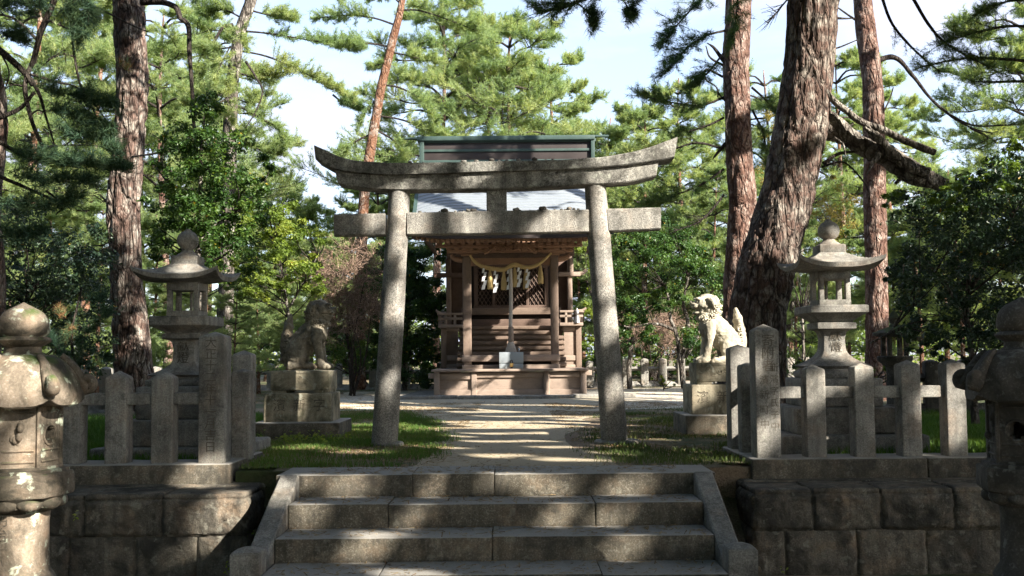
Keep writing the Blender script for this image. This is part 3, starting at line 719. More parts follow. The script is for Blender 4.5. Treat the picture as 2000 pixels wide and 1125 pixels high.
    for k in range(6):
        a = ph+k*math.pi/3; c, s = math.cos(a), math.sin(a); P = []
        mb = MB()
        for q in np.linspace(.25, 1, 9):
            rad = .125+(.272-.125)*(q**.8)*1.06; P.append((rad, r1-(r1-r0-.05)*(q**1.9)+.012+.035*q**2))
        # curl: an outward sweep and a roll back
        c0 = P[-1]; 
        for w in np.linspace(-1.3, 3.6, 14): 
            rr_ = .034*(1-.09*(w+1.3)); P.append((c0[0]+.012+rr_*math.cos(w), c0[1]+.01+rr_*math.sin(w)))
        P = np.array(P); W = np.stack([cx+P[:, 0]*c, cy+P[:, 0]*s, P[:, 1]], 1)
        rad = np.concatenate([np.linspace(.014, .030, 9), np.linspace(.032, .020, 14)])
        tube(mb, W, rad, 10, amp=.006, ns=25, seed=k); obj('curled_corner', mb, mat, t)
    # finial: ring, neck and pointed jewel
    mb = MB(); k0, k1, k2, kt = Z(692), Z(668), Z(652), Z(585)
    lathe(mb, cx, cy, [(.13, k0-.02), (.12, k0), (.09, k0+.02), (.085, k1-.012), (.10, k1-.005), (.125, k1+.012), (.132, (k1+k2)/2), (.12, k2-.006), (.10, k2)], 36, amp=.005, ns=15)
    prof = [(.10, k2-.005), (.112, k2+.01)]
    for a in np.linspace(-.25, 1.12, 9): prof.append((.122*math.cos(a)**.85, k2+.045+.105*math.sin(a)))
    prof += [(.022, kt-.012), (.003, kt)]
    lathe(mb, cx, cy, prof, 36, amp=.006, ns=12, seed=4); obj('finial', mb, mat, t)
    return t
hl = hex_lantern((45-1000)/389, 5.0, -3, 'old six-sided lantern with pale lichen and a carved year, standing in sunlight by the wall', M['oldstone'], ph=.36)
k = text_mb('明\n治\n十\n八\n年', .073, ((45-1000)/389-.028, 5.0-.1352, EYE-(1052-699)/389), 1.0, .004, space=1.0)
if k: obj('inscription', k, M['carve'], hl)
hex_lantern((1997-1000)/389, 5.0, 3, 'old six-sided lantern almost black in deep shade beside the wall', M['darkstone'], ph=.30)  # stone colour darkened to stand for the deep shade on this lantern

# ================================================================ torii
YT = 10.25
to = thing('stone_torii', 'weathered granite torii gate with upswept lintel spanning the path to the shrine', 'torii gate', (xat(976, 865, YT), YT, 0))
def beam(top, bot, y0, y1, n=48, seed=0, slant=0.0, bulge=.0):
    """curved beam: front outline from measured edge points, given real thickness"""
    mb = MB(); T = smooth_path([at(u, v, y0) for u, v in top], n); B = smooth_path([at(u, v, y0) for u, v in bot], n); rings = []
    for i in range(n):
        t_, b_ = T[i], B[i]; e = .012; d = unit(t_-b_)
        pts = []
        for f, yy, off in ((0, y0+e, 0), (0.0, y0, 1), (1, y0, -1), (1, y0+e, 0), (1, y1-e, 0), (1, y1, -1), (0, y1, 1), (0, y1-e, 0)):
            p = (b_*(1-f)+t_*f)+d*off*e; p = p.copy(); p[1] = yy; pts.append(p)
        # roof-like crown on the middle of the top
        pts = np.array(pts); fine = []
        for a in range(8):
            b2 = pts[(a+1) % 8]; m = 5 if a in (1, 3, 5, 7) else 1
            for q in range(m): fine.append(pts[a]*(1-q/m)+b2*(q/m))
        fine = np.array(fine); fine += (vnoise(fine, 16, seed)[:, None]-.5)*np.array([0, .006, .008]); rings.append(fine)
    loft(mb, rings); return mb
ktop = [(613, 283), (675, 309), (749, 317), (850, 317), (936, 315), (1030, 313), (1123, 310), (1197, 303), (1265, 288), (1324, 267)]
kbot = [(616, 311), (650, 329), (693, 337), (760, 341), (850, 339), (936, 336), (1040, 333), (1141, 330), (1216, 323), (1270, 316), (1317, 308)]
obj('kasagi_lintel', beam(ktop, kbot, YT-.17, YT+.17, seed=1), M['torii_top'], to)
stop_ = [(651, 322), (693, 335), (760, 340), (850, 338), (936, 335), (1040, 332), (1141, 329), (1216, 322), (1255, 316), (1287, 309)]
sbot = [(661, 359), (700, 366), (760, 371), (850, 370.5), (951, 369), (1040, 366), (1141, 361), (1216, 357), (1255, 350), (1282, 343.5)]
obj('under_lintel', beam(stop_, sbot, YT-.125, YT+.125, seed=2), M['torii_top'], to)
for tp, bt in (([(652, 418), (752, 416.5)], [(652, 460), (752, 459)]), ([(795, 415), (950, 412), (1150, 408.5)], [(795, 458.5), (950, 456.5), (1150, 453.5)]), ([(1185, 407), (1291, 405)], [(1190, 452), (1291, 447.5)])):
    obj('tie_beam', beam(tp, bt, YT-.075, YT+.075, n=16, seed=3), M['torii'], to)
a = at(950, 366, YT-.06); b = at(990, 413, YT-.06); mb = MB(); sbox(mb, a[0], b[0], YT-.06, YT+.06, b[2]-.005, a[2]+.02, bev=.01, res=.06, amp=.004); obj('centre_strut', mb, M['torii_top'], to)
def pillar(u0, u1, vt, w0, w1, vb, seed):
    pt = at((u0+u1)/2, vt, YT); pb = at((w0+w1)/2, vb, YT); pt[2] += .03; pb[2] = -.03
    s = F_PX/YT; r1 = (u1-u0)/2/s; r0 = (w1-w0)/2/s; mb = MB(); n = 40; q = np.linspace(0, 1, n)[:, None]
    tube(mb, pb*(1-q)+pt*q, (r0*(1-q)+r1*q)[:, 0], 40, amp=.005, ns=6, seed=seed)
    obj('pillar', mb, M['torii'], to); return pb
p1 = pillar(760.5, 802, 371, 725, 776, 868, 1); p2 = pillar(1141, 1183, 361, 1175, 1227, 863, 2)
for p, r in ((p1, .15), (p2, .22)):
    mb = MB(); lathe(mb, p[0]+.03, p[1]+.02, [(r+.02, -.06), (r+.02, .012), (r, .028), (.1, .03)], 30, amp=.012, ns=7); obj('footing', mb, M['granite'], to)
# pebbles tossed onto the beams
peb = None; rr = random.Random(5)
def pebble(x, y, z, s, k):
    mb = MB(); ell(mb, (x, y, z+s*.45), (s, s*.75, s*.55), 6, rot=(0, 0, rr.uniform(0, 3))); V = mb.V[0]; V += unit(V-np.array([x, y, z]))*((vnoise(V, 40, k)-.5)*s*.5)[:, None]
    obj('pebble', mb, M['granite'] if k % 3 else M['darkstone'], smooth=True, loc=(x, y, z), label='small pebble tossed onto a torii beam', cat='pebble', group='pebbles lying on the torii beams')
for k, u in enumerate([820, 830, 858, 868, 876, 889, 897, 905, 915, 925, 933, 1008, 1016, 1035, 1052, 1060, 1068, 1084, 1097, 1104, 1112, 1121, 1130]):
    p = at(u, np.interp(u, [795, 950, 1150], [415, 412, 408.5]), YT-.075); pebble(p[0], YT-.05, p[2]-.003, rr.choice([.012, .016, .022, .035]) if u not in (868, 1060) else .045, k)
for k, u in enumerate([800, 826, 905, 930, 960, 975, 990, 1003, 1012, 1030, 1045, 1066, 1080]):
    p = at(u, np.interp(u, [749, 850, 936, 1030, 1123], [317, 317, 315, 313, 310]), YT-.17); pebble(p[0], YT-.14, p[2]-.004, rr.choice([.014, .02, .028, .035]), 50+k)
# ================================================================ guardian lions
def remeshed(mb, vox):
    me = mesh_of('tmp', mb, M['lion'], smooth=True); o = bpy.data.objects.new('tmp', me); COL.objects.link(o)
    r = o.modifiers.new('r', 'REMESH'); r.mode = 'VOXEL'; r.voxel_size = vox
    s = o.modifiers.new('s', 'SMOOTH'); s.iterations = 2; s.factor = .4
    bpy.context.view_layer.update(); dg = bpy.context.evaluated_depsgraph_get(); m2 = bpy.data.meshes.new_from_object(o.evaluated_get(dg))
    V = np.zeros(len(m2.vertices)*3, np.float32); m2.vertices.foreach_get('co', V); V = V.reshape(-1, 3).astype(float)
    N = np.zeros(len(m2.vertices)*3, np.float32); m2.vertices.foreach_get('normal', N); N = N.reshape(-1, 3)
    F = np.zeros(len(m2.loops), np.int32); m2.loops.foreach_get('vertex_index', F)
    bpy.data.objects.remove(o); bpy.data.meshes.remove(me); bpy.data.meshes.remove(m2)
    return V, N, F.reshape(-1, 4)
def lion(cx, cy, z0, flip, label, mat, openm):
    t = thing('guardian_lion_statue', label, 'lion statue', (cx, cy, z0))
    b = MB(); E = lambda c, r, rot=None, n=10: ell(b, c, r, n, rot)
    def chain(pts, rad, n=14, sides=12): q = smooth_path([tuple(p)+(r,) for p, r in zip(pts, rad)], n); tube(b, q[:, :3], q[:, 3], sides)
    CURL = []
    # trunk: chest, sloping back, belly, haunches
    chain([(-.16, 0, .14), (-.10, 0, .25), (.0, 0, .36), (.10, 0, .47), (.16, 0, .56)], [.12, .135, .13, .125, .115], 18, 18)
    E((.165, 0, .42), (.095, .125, .14)); E((.17, 0, .53), (.10, .12, .10)); E((-.02, 0, .27), (.14, .11, .13))
    for s in (-1, 1):
        E((-.085, s*.085, .185), (.125, .075, .145), (0, -.15, 0)); E((-.05, s*.10, .13), (.085, .055, .09))
        chain([(-.17, s*.10, .04), (-.05, s*.115, .045), (.06, s*.12, .04)], [.05, .045, .042], 8); E((.085, s*.12, .035), (.06, .05, .036))
        for q in (-1, 0, 1): E((.135, s*.12+q*.028, .024), (.022, .016, .022), n=6)
        # fore legs, shoulder to paw
        chain([(.165, s*.095, .47), (.155, s*.105, .36), (.165, s*.10, .25), (.185, s*.095, .14), (.20, s*.095, .06)], [.072, .064, .052, .045, .05], 14)
        E((.225, s*.095, .038), (.075, .055, .042)); 
        for q in (-1, 0, 1): E((.288, s*.095+q*.032, .028), (.024, .018, .026), n=6)
        E((.150, s*.115, .44), (.06, .04, .085))
    # head
    hx, hz = .19, .675
    E((hx, 0, hz), (.125, .125, .115)); E((hx-.05, 0, hz-.03), (.11, .13, .12)); E((hx+.085, 0, hz-.005), (.075, .085, .055))
    E((hx+.135, 0, hz+.012), (.03, .05, .03)); E((hx+.155, 0, hz+.028), (.02, .035, .022))
    jaw = -.085 if openm else -.062
    E((hx+.075, 0, hz+jaw), (.075, .068, .026), (0, .18 if openm else .05, 0)); E((hx+.02, 0, hz-.085), (.09, .09, .05))
    for s in (-1, 1):
        E((hx+.075, s*.05, hz+.065), (.045, .038, .022), (0, -.25, s*.3)); E((hx+.09, s*.052, hz+.036), (.021, .018, .018), n=7)
        E((hx+.10, s*.045, hz-.02), (.05, .036, .028)); E((hx+.12, s*.045, hz-.045), (.02, .014, .02), n=6)
        chain([(hx-.02, s*.105, hz+.07), (hx-.07, s*.135, hz+.03), (hx-.10, s*.135, hz-.05)], [.03, .036, .018], 8)
        # mane locks as curled lobes down the neck
        for k, (dx, dz, r) in enumerate([(-.09, .06, .042), (-.115, .0, .045), (-.11, -.065, .045), (-.08, -.125, .042), (-.03, -.155, .038), (.02, -.165, .034), (.06, -.15, .028)]):
            E((hx+dx, s*(.092+.012*(k % 2)), hz+dz), (r, r*.8, r), n=7); CURL.append(np.array([hx+dx, s*(.092+.012*(k % 2)+r*.7), hz+dz]))
            CURL.append(np.array([hx+dx-.035-r*.6, s*.05, hz+dz-.02])); E((hx+dx-.035, s*.05, hz+dz-.02), (r, r*.8, r), n=7)
        for k in range(5): E((.09-.045*k, s*(.095), .50-.055*k), (.034, .026, .034), n=6)
    E((hx-.03, 0, hz+.095), (.085, .07, .04)); E((hx-.12, 0, hz+.02), (.05, .08, .08)); E((hx+.02, 0, hz-.15), (.045, .05, .05)); E((hx+.06, 0, hz-.135), (.03, .035, .04))
    # upright flame shaped tail with rolled curls
    chain([(-.18, 0, .05), (-.215, 0, .18), (-.215, 0, .34), (-.20, 0, .46)], [.06, .07, .07, .055], 14)
    E((-.195, 0, .46), (.058, .075, .15), (0, .12, 0)); E((-.185, 0, .55), (.035, .05, .095), (0, .15, 0))
    for k, z in enumerate((.10, .17, .24, .31, .375)):
        E((-.262+.006*k, 0, z), (.034, .05, .036), n=7)
        for s in (-1, 1): E((-.225+.006*k, s*.058, z+.02), (.036, .03, .036), n=7); CURL.append(np.array([-.225+.006*k, s*.08, z+.02]))
    V, N, F = remeshed(b, .0068)
    dz_ = np.zeros(len(V)); mz = hz-.048-.05*(V[:, 0]-hx-.08)
    dz_ -= .017*np.exp(-((V[:, 2]-mz)/(.011 if openm else .007))**2)*(V[:, 0] > hx+.015)*(V[:, 0] < hx+.2)
    for s_ in (-1, 1):
        d = np.linalg.norm(V-np.array([hx+.092, s_*.054, hz+.036]), axis=1); dz_ -= .012*np.exp(-((d-.026)/.006)**2)
        d = np.linalg.norm(V-np.array([hx+.168, s_*.016, hz+.012]), axis=1); dz_ -= .010*np.exp(-(d/.009)**2)
    for k_, c_ in enumerate(CURL):
        d = np.linalg.norm(V-c_, axis=1); an = np.arctan2(V[:, 2]-c_[2], V[:, 0]-c_[0]); dz_ += .0075*np.cos(2*np.pi*d/.026+an)*np.exp(-(d/.055)**4)
    V = V+N*dz_[:, None]
    P = V.copy(); mane = ((V[:, 2] > .33) & (V[:, 0] < .16)) | (V[:, 0] < -.15)
    swirl = np.sin(60*(V[:, 2]+.35*V[:, 0])+10*vnoise(V, 12, 3))
    V = V+N*(((fbm(V, 22, 2)-.5)*.016)+np.where(mane, .003*swirl, 0))[:, None]
    V *= 1.02
    if flip: V[:, 0] *= -1; F = F[:, ::-1]
    mb = MB(); mb.add(V+np.array([cx, cy, z0]), F); obj('body', mb, mat, t, smooth=True); return t
def pedestal(uf0, uf1, yf, vs, mat, label, text, hx):
    """uf: front face columns of the middle block at depth yf"""
    xl, xr = xat(uf0, 800, yf), xat(uf1, 800, yf); w = xr-xl; cx = (xl+xr)/2; cy = yf+.30; um = (uf0+uf1)/2
    t = thing('statue_pedestal', label, 'pedestal', (cx, cy, 0)); Z = lambda v: zat(um, v, yf)
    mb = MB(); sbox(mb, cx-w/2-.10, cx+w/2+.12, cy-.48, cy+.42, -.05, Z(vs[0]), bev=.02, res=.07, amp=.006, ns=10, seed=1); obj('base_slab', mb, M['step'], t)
    mb = MB(); sbox(mb, xl, xr, yf, cy+.30, Z(vs[0])-.01, Z(vs[1]), bev=.018, res=.06, amp=.005, ns=10, seed=2); obj('plinth_block', mb, mat, t)
    a, b_ = cx-w/2+.08, cx+w/2-.04; mb = MB(); z1, z2 = Z(vs[1]), Z(vs[2])
    for x0, x1 in ((a, a+.17), (b_-.17, b_)): sbox(mb, x0, x1, yf+.06, cy+.24, z1-.005, z1+.035, bev=.008, res=.06, amp=.004)
    sbox(mb, a-.01, b_+.01, yf+.045, cy+.25, z1+.03, z2, bev=.014, res=.05, amp=.006, ns=12, seed=4)
    for k in range(9): # carved cloud scrolls
        x = a+.05+(b_-a-.1)*k/8; zc = (z1+z2)/2+.02+.03*math.sin(k*2.1)
        pts = [(x+.035*(1-q*.75)*math.cos(q*7+k), yf+.044, zc+.035*(1-q*.75)*math.sin(q*7+k)) for q in np.linspace(0, 1, 14)]
        tube(mb, pts, .006, 6)
    tube(mb, [(a+.02, yf+.045, z2-.025), (b_-.02, yf+.045, z2-.025)], .006, 6)
    obj('carved_block', mb, mat, t)
    k = text_mb(text, .155, (cx+hx, yf-.0006, (Z(vs[0])+Z(vs[1]))/2+.03), .95, .004)
    if k: obj('inscription', k, M['carve'], t)
    return cx, cy, z2
cx, cy, z = pedestal(514, 647, 11.45, (824, 768, 724), M['pedestal'], 'stained stone pedestal carved with three characters under the shaded lion', '濱  新  字', .02)
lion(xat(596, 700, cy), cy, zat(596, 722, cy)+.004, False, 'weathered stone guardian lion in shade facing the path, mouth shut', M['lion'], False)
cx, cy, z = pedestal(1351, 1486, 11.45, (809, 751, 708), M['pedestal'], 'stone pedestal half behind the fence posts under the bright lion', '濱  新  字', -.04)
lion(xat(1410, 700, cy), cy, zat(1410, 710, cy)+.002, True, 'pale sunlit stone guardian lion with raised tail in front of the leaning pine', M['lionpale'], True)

# ================================================================ shrine
sh = thing('wooden_shrine', 'small brown wooden shrine with grey metal roof and green ridge behind the torii', 'shrine', (-.03, 24.5, 0))
def bpx(name, u0, u1, v0, v1, y0, y1, mat, bev=.012, par=None, res=.6, mb=None, **k):
    a = at(u0, v0, y0); b = at(u1, v1, y0); own = mb is None; mb = mb or MB()
    sbox(mb, min(a[0], b[0]), max(a[0], b[0]), y0, y1, min(a[2], b[2]), max(a[2], b[2]), bev=bev, res=res)
    return obj(name, mb, M[mat], par or sh, **k) if own else mb
Y0 = 22.4
# stone kerb of the shrine forecourt
kb = MB(); kz = .03
for k, (x0, x1, y) in enumerate([(-2.55, -1.2, 21.75), (-1.19, 1.3, 21.45), (1.31, 2.7, 21.75)]):
    sbox(kb, x0, x1, y, y+.22, -.05, .07, bev=.03, res=.1, amp=.015, ns=6, seed=k)
sbox(kb, -2.5, 2.6, 21.97, 26, -.04, .045, bev=.02, res=.2, amp=.006)
obj('paving', kb, M['granite'], kind='structure')
# lowest platform: frame and recessed panels
bpx('platform_panel', 849, 1144, 727, 771, Y0+.06, Y0+.10, 'woodp', mb=None)
for u0, u1 in ((847, 859), (920.5, 931.5), (1062, 1073.5), (1134, 1146)): bpx('platform_post', u0, u1, 724, 777.5, Y0-.02, Y0+.1, 'woodp')
bpx('platform_rail', 848, 1145, 762, 773, Y0, Y0+.09, 'woodp', bev=.01)
bpx('platform_rail', 931, 1061.5, 728.5, 737, Y0+.012, Y0+.09, 'woodp', bev=.01)
bpx('platform_rail', 1074, 1133.5, 727.5, 736, Y0+.012, Y0+.09, 'woodp', bev=.01)
bpx('platform_rail', 859, 920, 730, 741, Y0+.012, Y0+.09, 'woodp', bev=.01)
bpx('platform_beam_end', 836.5, 849, 729, 739.5, Y0+.02, Y0+.14, 'woodp'); bpx('platform_beam_end', 1144, 1156, 723, 733, Y0+.02, Y0+.14, 'woodp')
a = at(838, 726.3, Y0-.1); b = at(1152, 721.4, Y0-.1); mb = MB(); ZP = a[2]+.05; sbox(mb, a[0]+.05, b[0]-.03, Y0-.1, 27.2, ZP-.055, ZP, bev=.01, res=.5); obj('platform_deck', mb, M['woodp'], sh)
for s in (-1, 1):
    mb = MB(); x = at(848 if s < 0 else 1145, 750, Y0)[0]; sbox(mb, *sorted((x, x-s*.08)), Y0+.12, 27, 0, ZP-.06, bev=.01, res=.5); obj('platform_side', mb, M['woodp'], sh)
# porch posts and low cross beams
Y1 = 22.85
PT = []
for u0, u1 in ((904, 920.7), (1076, 1091.4)):
    a = at(u0, 502, Y1); b = at(u1, 502, Y1); mb = MB(); xa = at(u0, 650, Y1)[0]; xb = at(u1, 650, Y1)[0]
    sbox(mb, xa, xb, Y1, Y1+(xb-xa), ZP-.01, a[2], bev=.02, res=.3); obj('porch_post', mb, M['woodv'], sh); PT.append((xa+xb)/2)
    mb = MB(); zb_ = zat(u0, 604, Y1); sbox(mb, xa-.004, xb+.004, Y1-.004, Y1+(xb-xa)+.004, zb_-.1, zb_, bev=.006, res=.3); obj('metal_band', mb, M['steel' if u0 > 1000 else 'wood'], sh) if u0 < 1000 else None
bpx('cross_beam', 902, 1094, 694, 705, Y1-.03, Y1+.12, 'woodp'); bpx('cross_beam', 902.5, 1094, 713, 721, Y1-.03, Y1+.12, 'woodp')
mb = MB(); a = at(918, 705, Y1+.15); b = at(1078, 722, Y1+.15); sbox(mb, a[0], b[0], Y1+.16, Y1+.2, b[2], a[2], bev=.004, res=1); obj('under_stair_board', mb, M['inner'], sh)
# stairs
zs0, zs1 = ZP, zat(998, 637, 24.95); n = 8
for k in range(n):
    z1 = zs0+(zs1-zs0)*(k+1)/n; yk = 23.12+.235*k; mb = MB()
    x0 = xat(894, 690, 23.9); x1 = xat(1103, 690, 23.9)
    hh = (zs1-zs0)/n; sbox(mb, x0, x1, yk-.025, yk+.30, z1-hh*.62, z1, bev=.008, res=.5); sbox(mb, x0+.02, x1-.02, yk+.03, yk+.29, z1-hh-.002, z1-hh*.63, bev=.004, res=.5); obj('stair_step', mb, M['wood'], sh)
# under-veranda walls left and right
Y2 = 24.35
for u0, u1, e in ((861, 895.5, -1), (1101, 1136.5, 1)):
    bpx('lower_wall', u0, u1, 640, 722, Y2+.06, Y2+.12, 'woodp' if e > 0 else 'wood')
    bpx('lower_post', (u0 if e < 0 else u1-12), (u0+11 if e < 0 else u1), 636, 722, Y2, Y2+.14, 'woodv')
    bpx('lower_rail', u0+(10 if e < 0 else 0), u1-(12 if e > 0 else 0), 694, 704, Y2+.02, Y2+.1, 'woodp'); bpx('lower_rail', u0+(10 if e < 0 else 0), u1-(12 if e > 0 else 0), 712, 720, Y2+.02, Y2+.1, 'woodp')
    bpx('lower_rail', u0+(10 if e < 0 else 0), u1-(12 if e > 0 else 0), 638, 646, Y2+.02, Y2+.1, 'woodp')
    # veranda edge and railing
    q0, q1 = (856, 903) if e < 0 else (1093, 1139)
    bpx('veranda_deck', q0, q1, 630 if e > 0 else 634, 636 if e > 0 else 640, Y2-.12, 27.5, 'woodp')
    dv = 0 if e > 0 else 5
    for v0, v1 in ((606+dv, 610+dv), (615+dv, 619.5+dv)): bpx('railing_rail', q0, q1, v0, v1, Y2-.05, Y2+.01, 'woodp')
    for u in ((q0+12, q0+30) if e < 0 else (q0+10, q0+27)): bpx('railing_baluster', u, u+5, 610+dv, 632+dv, Y2-.05, Y2+.01, 'woodp')
    c = at(q0+3 if e < 0 else 1137, 606+dv, Y2-.02); tip = c+np.array([e*.10, 0, .06]); mb = MB(); tube(mb, smooth_path([c-np.array([e*.15, 0, 0]), c, tip], 8), .03, 8); obj('railing_end', mb, M['woodp'], sh)
    mb = MB(); xx = at(q0 if e < 0 else q1, 636, Y2)[0]
    for yy in np.arange(Y2+.4, 27.3, .7): sbox(mb, xx-.03, xx+.03, yy, yy+.06, c[2]-.35, c[2], bev=.005, res=1)
    sbox(mb, xx-.03, xx+.03, Y2+.02, 27.4, c[2]-.05, c[2], bev=.005, res=1); obj('side_railing', mb, M['woodp'], sh)
g = at(1127, 622, Y2-.1); mb = MB(); lathe(mb, g[0], g[1], [(.005, g[2]+.26), (.02, g[2]+.22), (.05, g[2]+.15), (.045, g[2]+.10), (.025, g[2]+.08), (.06, g[2]+.04), (.07, g[2]-.08), (.075, g[2]-.1)], 16); obj('post_cap', mb, M['steel'], sh)
# hall: sill beams, lattice doors, corner posts
Y3 = 25.25
bpx('hall_wall', 872, 1119, 500, 640, Y3+.16, 28.2, 'woodd', bev=.02)
bpx('inner_panel', 921, 1078, 515, 640, Y3+.10, Y3+.155, 'inner')
bpx('sill_beam', 900, 1096, 602, 613.5, Y3-.15, Y3+.1, 'wood'); bpx('sill_beam', 900, 1096, 624, 637, Y3-.25, Y3+.1, 'woodd')
for u0, u1 in ((925, 933), (960, 967.5), (993, 1001), (1026.5, 1033.5), (1063, 1071)): bpx('door_stile', u0, u1, 515, 603, Y3-.02, Y3+.07, 'woodd')
bpx('door_rail', 925, 1071, 597, 603, Y3-.03, Y3+.07, 'woodd'); bpx('door_rail', 925, 1071, 516, 523, Y3-.03, Y3+.07, 'woodd')
for u0, u1 in ((933, 960), (967.5, 993), (1001, 1026.5), (1033.5, 1063)):
    a = at(u0, 522, Y3+.03); b = at(u1, 598, Y3+.03); mb = MB(); w = b[0]-a[0]; h = a[2]-b[2]; s = .105
    for sg in (-1, 1):
        for c in np.arange(-h, w+h, s):
            x0, z0 = (c, 0); pts = []
            # clip the diagonal slat (slope 1.5) to the panel
            m_ = 1.6; t0, t1 = 0, h
            xa_, xb_ = x0, x0+h/m_
            if sg < 0: xa_, xb_ = x0+h/m_, x0
            za_, zb_ = 0, h
            lo, hi = 0., 1.
            for q in np.linspace(0, 1, 60):
                xx = xa_+(xb_-xa_)*q
                if 0 <= xx <= w: pts.append(q)
            if len(pts) > 1:
                lo, hi = pts[0], pts[-1]
                tube(mb, [(a[0]+xa_+(xb_-xa_)*lo, Y3+.03+.01*sg, b[2]+h*lo), (a[0]+xa_+(xb_-xa_)*hi, Y3+.03+.01*sg, b[2]+h*hi)], .011, 4)
    obj('door_lattice', mb, M['woodd'], sh)
for u0, u1 in ((871, 881), (1108, 1118.5)): bpx('hall_post', u0, u1, 505, 640, Y3-.05, Y3+.15, 'woodv' if u0 < 1000 else 'woodp')
bpx('hall_lintel', 852, 904, 533, 541, Y3-.12, Y3+.08, 'woodd'); bpx('hall_lintel', 1091, 1134, 531, 539, Y3-.12, Y3+.08, 'woodp')
c = at(1134, 534, Y3-.02); mb = MB(); tube(mb, smooth_path([c, c+np.array([.08, 0, .015]), c+np.array([.14, 0, .10])], 7), [.055, .055, .055, .05, .05, .045, .04], 6); obj('lintel_end', mb, M['woodp'], sh)
bpx('hall_corner_bracket', 1112, 1120, 502, 531, Y3-.1, Y3+.1, 'woodp'); bpx('hall_corner_bracket', 870, 880, 505, 533, Y3-.1, Y3+.1, 'woodd')
# rainbow beam between porch posts, with shallow carving
a = at(905, 503, Y1-.02); b = at(1091, 514, Y1-.02); mb = MB(); P = []; n = 30
for k in range(n):
    q = k/(n-1); x = a[0]+(b[0]-a[0])*q; arch = .05*math.sin(math.pi*q); zt = a[2]+arch; zb = zt-.20
    P.append(np.array([(x, Y1+.022, zb), (x, Y1+.155, zb), (x, Y1+.155, zt), (x, Y1+.022, zt)]))
loft(mb, P)
for k in range(16):
    q = (k+.5)/16; x = a[0]+(b[0]-a[0])*q
    if .15 < q < .85: 
        pts = [(x+.05*(1-w*.8)*math.cos(w*6), Y1+.02, a[2]-.07+.05*math.sin(math.pi*q)+.04*(1-w*.8)*math.sin(w*6)) for w in np.linspace(0, 1, 10)]
        tube(mb, pts, .007, 5)
obj('rainbow_beam', mb, M['woodc'], sh)
# bracket complexes over the posts and along the eaves
def bracket(x, y, z, s=1.0):
    mb = MB()
    for k, (w, h) in enumerate(((.13, .05), (.26, .06), (.13, .05), (.42, .06), (.5, .05))):
        zz = z+sum(v[1] for v in ((.13, .05), (.26, .06), (.13, .05), (.42, .06), (.5, .05))[:k])
        sbox(mb, x-w*s, x+w*s, y-.10-.05*k, y+.12, zz, zz+h*.92, bev=.012, res=.5)
    for dx in (-.36, -.2, 0, .2, .36): sbox(mb, x+dx-.05, x+dx+.05, y-.24, y-.06, z+.30, z+.36, bev=.015, res=.5)
    for sx in (-1, 1): # nosing carved like a curled head
        tube(mb, smooth_path([(x+sx*.08, y+.05, z-.08), (x+sx*.26, y+.05, z-.06), (x+sx*.36, y+.05, z+.02), (x+sx*.30, y+.05, z+.06)], 10), [.07, .07, .065, .06, .055, .05, .045, .04, .035, .02], 8)
    return obj('bracket', mb, M['woodc'], sh)
zbk = zat(912, 500, Y1)
for x in PT: bracket(x, Y1+.08, zbk)
for q in (.0,): pass
def row_blocks(u0, u1, v0, v1, y, n, wpx, name):
    mb = MB()
    for k in range(n):
        u = u0+(u1-u0)*k/(n-1)
        if 958 < u < 1037 and name == 'block_row_low': continue
        a = at(u-wpx/2, v0, y); b = at(u+wpx/2, v1, y); sbox(mb, a[0], b[0], y, y+.12, b[2], a[2], bev=.012, res=.5)
    obj(name, mb, M['woodc'], sh)
row_blocks(858, 1132, 471.5, 477, 22.55, 19, 10, 'bearing_blocks'); row_blocks(876, 1116, 481.5, 487.5, 22.7, 17, 9.5, 'bearing_blocks')
bpx('eave_purlin', 840, 1148, 465.5, 470.5, 22.5, 22.62, 'woodc'); bpx('eave_purlin', 850, 1138, 477.5, 481, 22.62, 22.75, 'woodc'); bpx('eave_purlin', 873, 1119, 488, 492, 22.75, 22.87, 'woodc')
bpx('eave_back_board', 872, 1122, 462, 500, 22.95, 23.0, 'woodd')
bpx('tie_beam', 905, 1091, 493, 503, 22.86, 22.98, 'woodd')
# frog-leg strut with carved dragon-like scrollwork
c = at(997, 484, 22.6); mb = MB(); prof = [(-.60, -.12), (-.50, -.08), (-.40, .02), (-.28, .10), (-.1, .14), (.1, .14), (.28, .10), (.40, .02), (.50, -.08), (.60, -.12)]
tube(mb, smooth_path([(c[0]+x, 22.62, c[2]+z) for x, z in prof], 30), .035, 6); rr = random.Random(3)
for k in range(30):
    x = rr.uniform(-.42, .42); z = rr.uniform(-.09, .07)*(1-abs(x)); q = rr.uniform(0, 6)
    pts = [(c[0]+x+.06*(1-w*.7)*math.cos(w*5+q), 22.56+rr.uniform(0, .02), c[2]+z+.05*(1-w*.7)*math.sin(w*5+q)) for w in np.linspace(0, 1, 9)]; tube(mb, pts, .016, 6)
obj('carved_panel', mb, M['woodc'], sh)
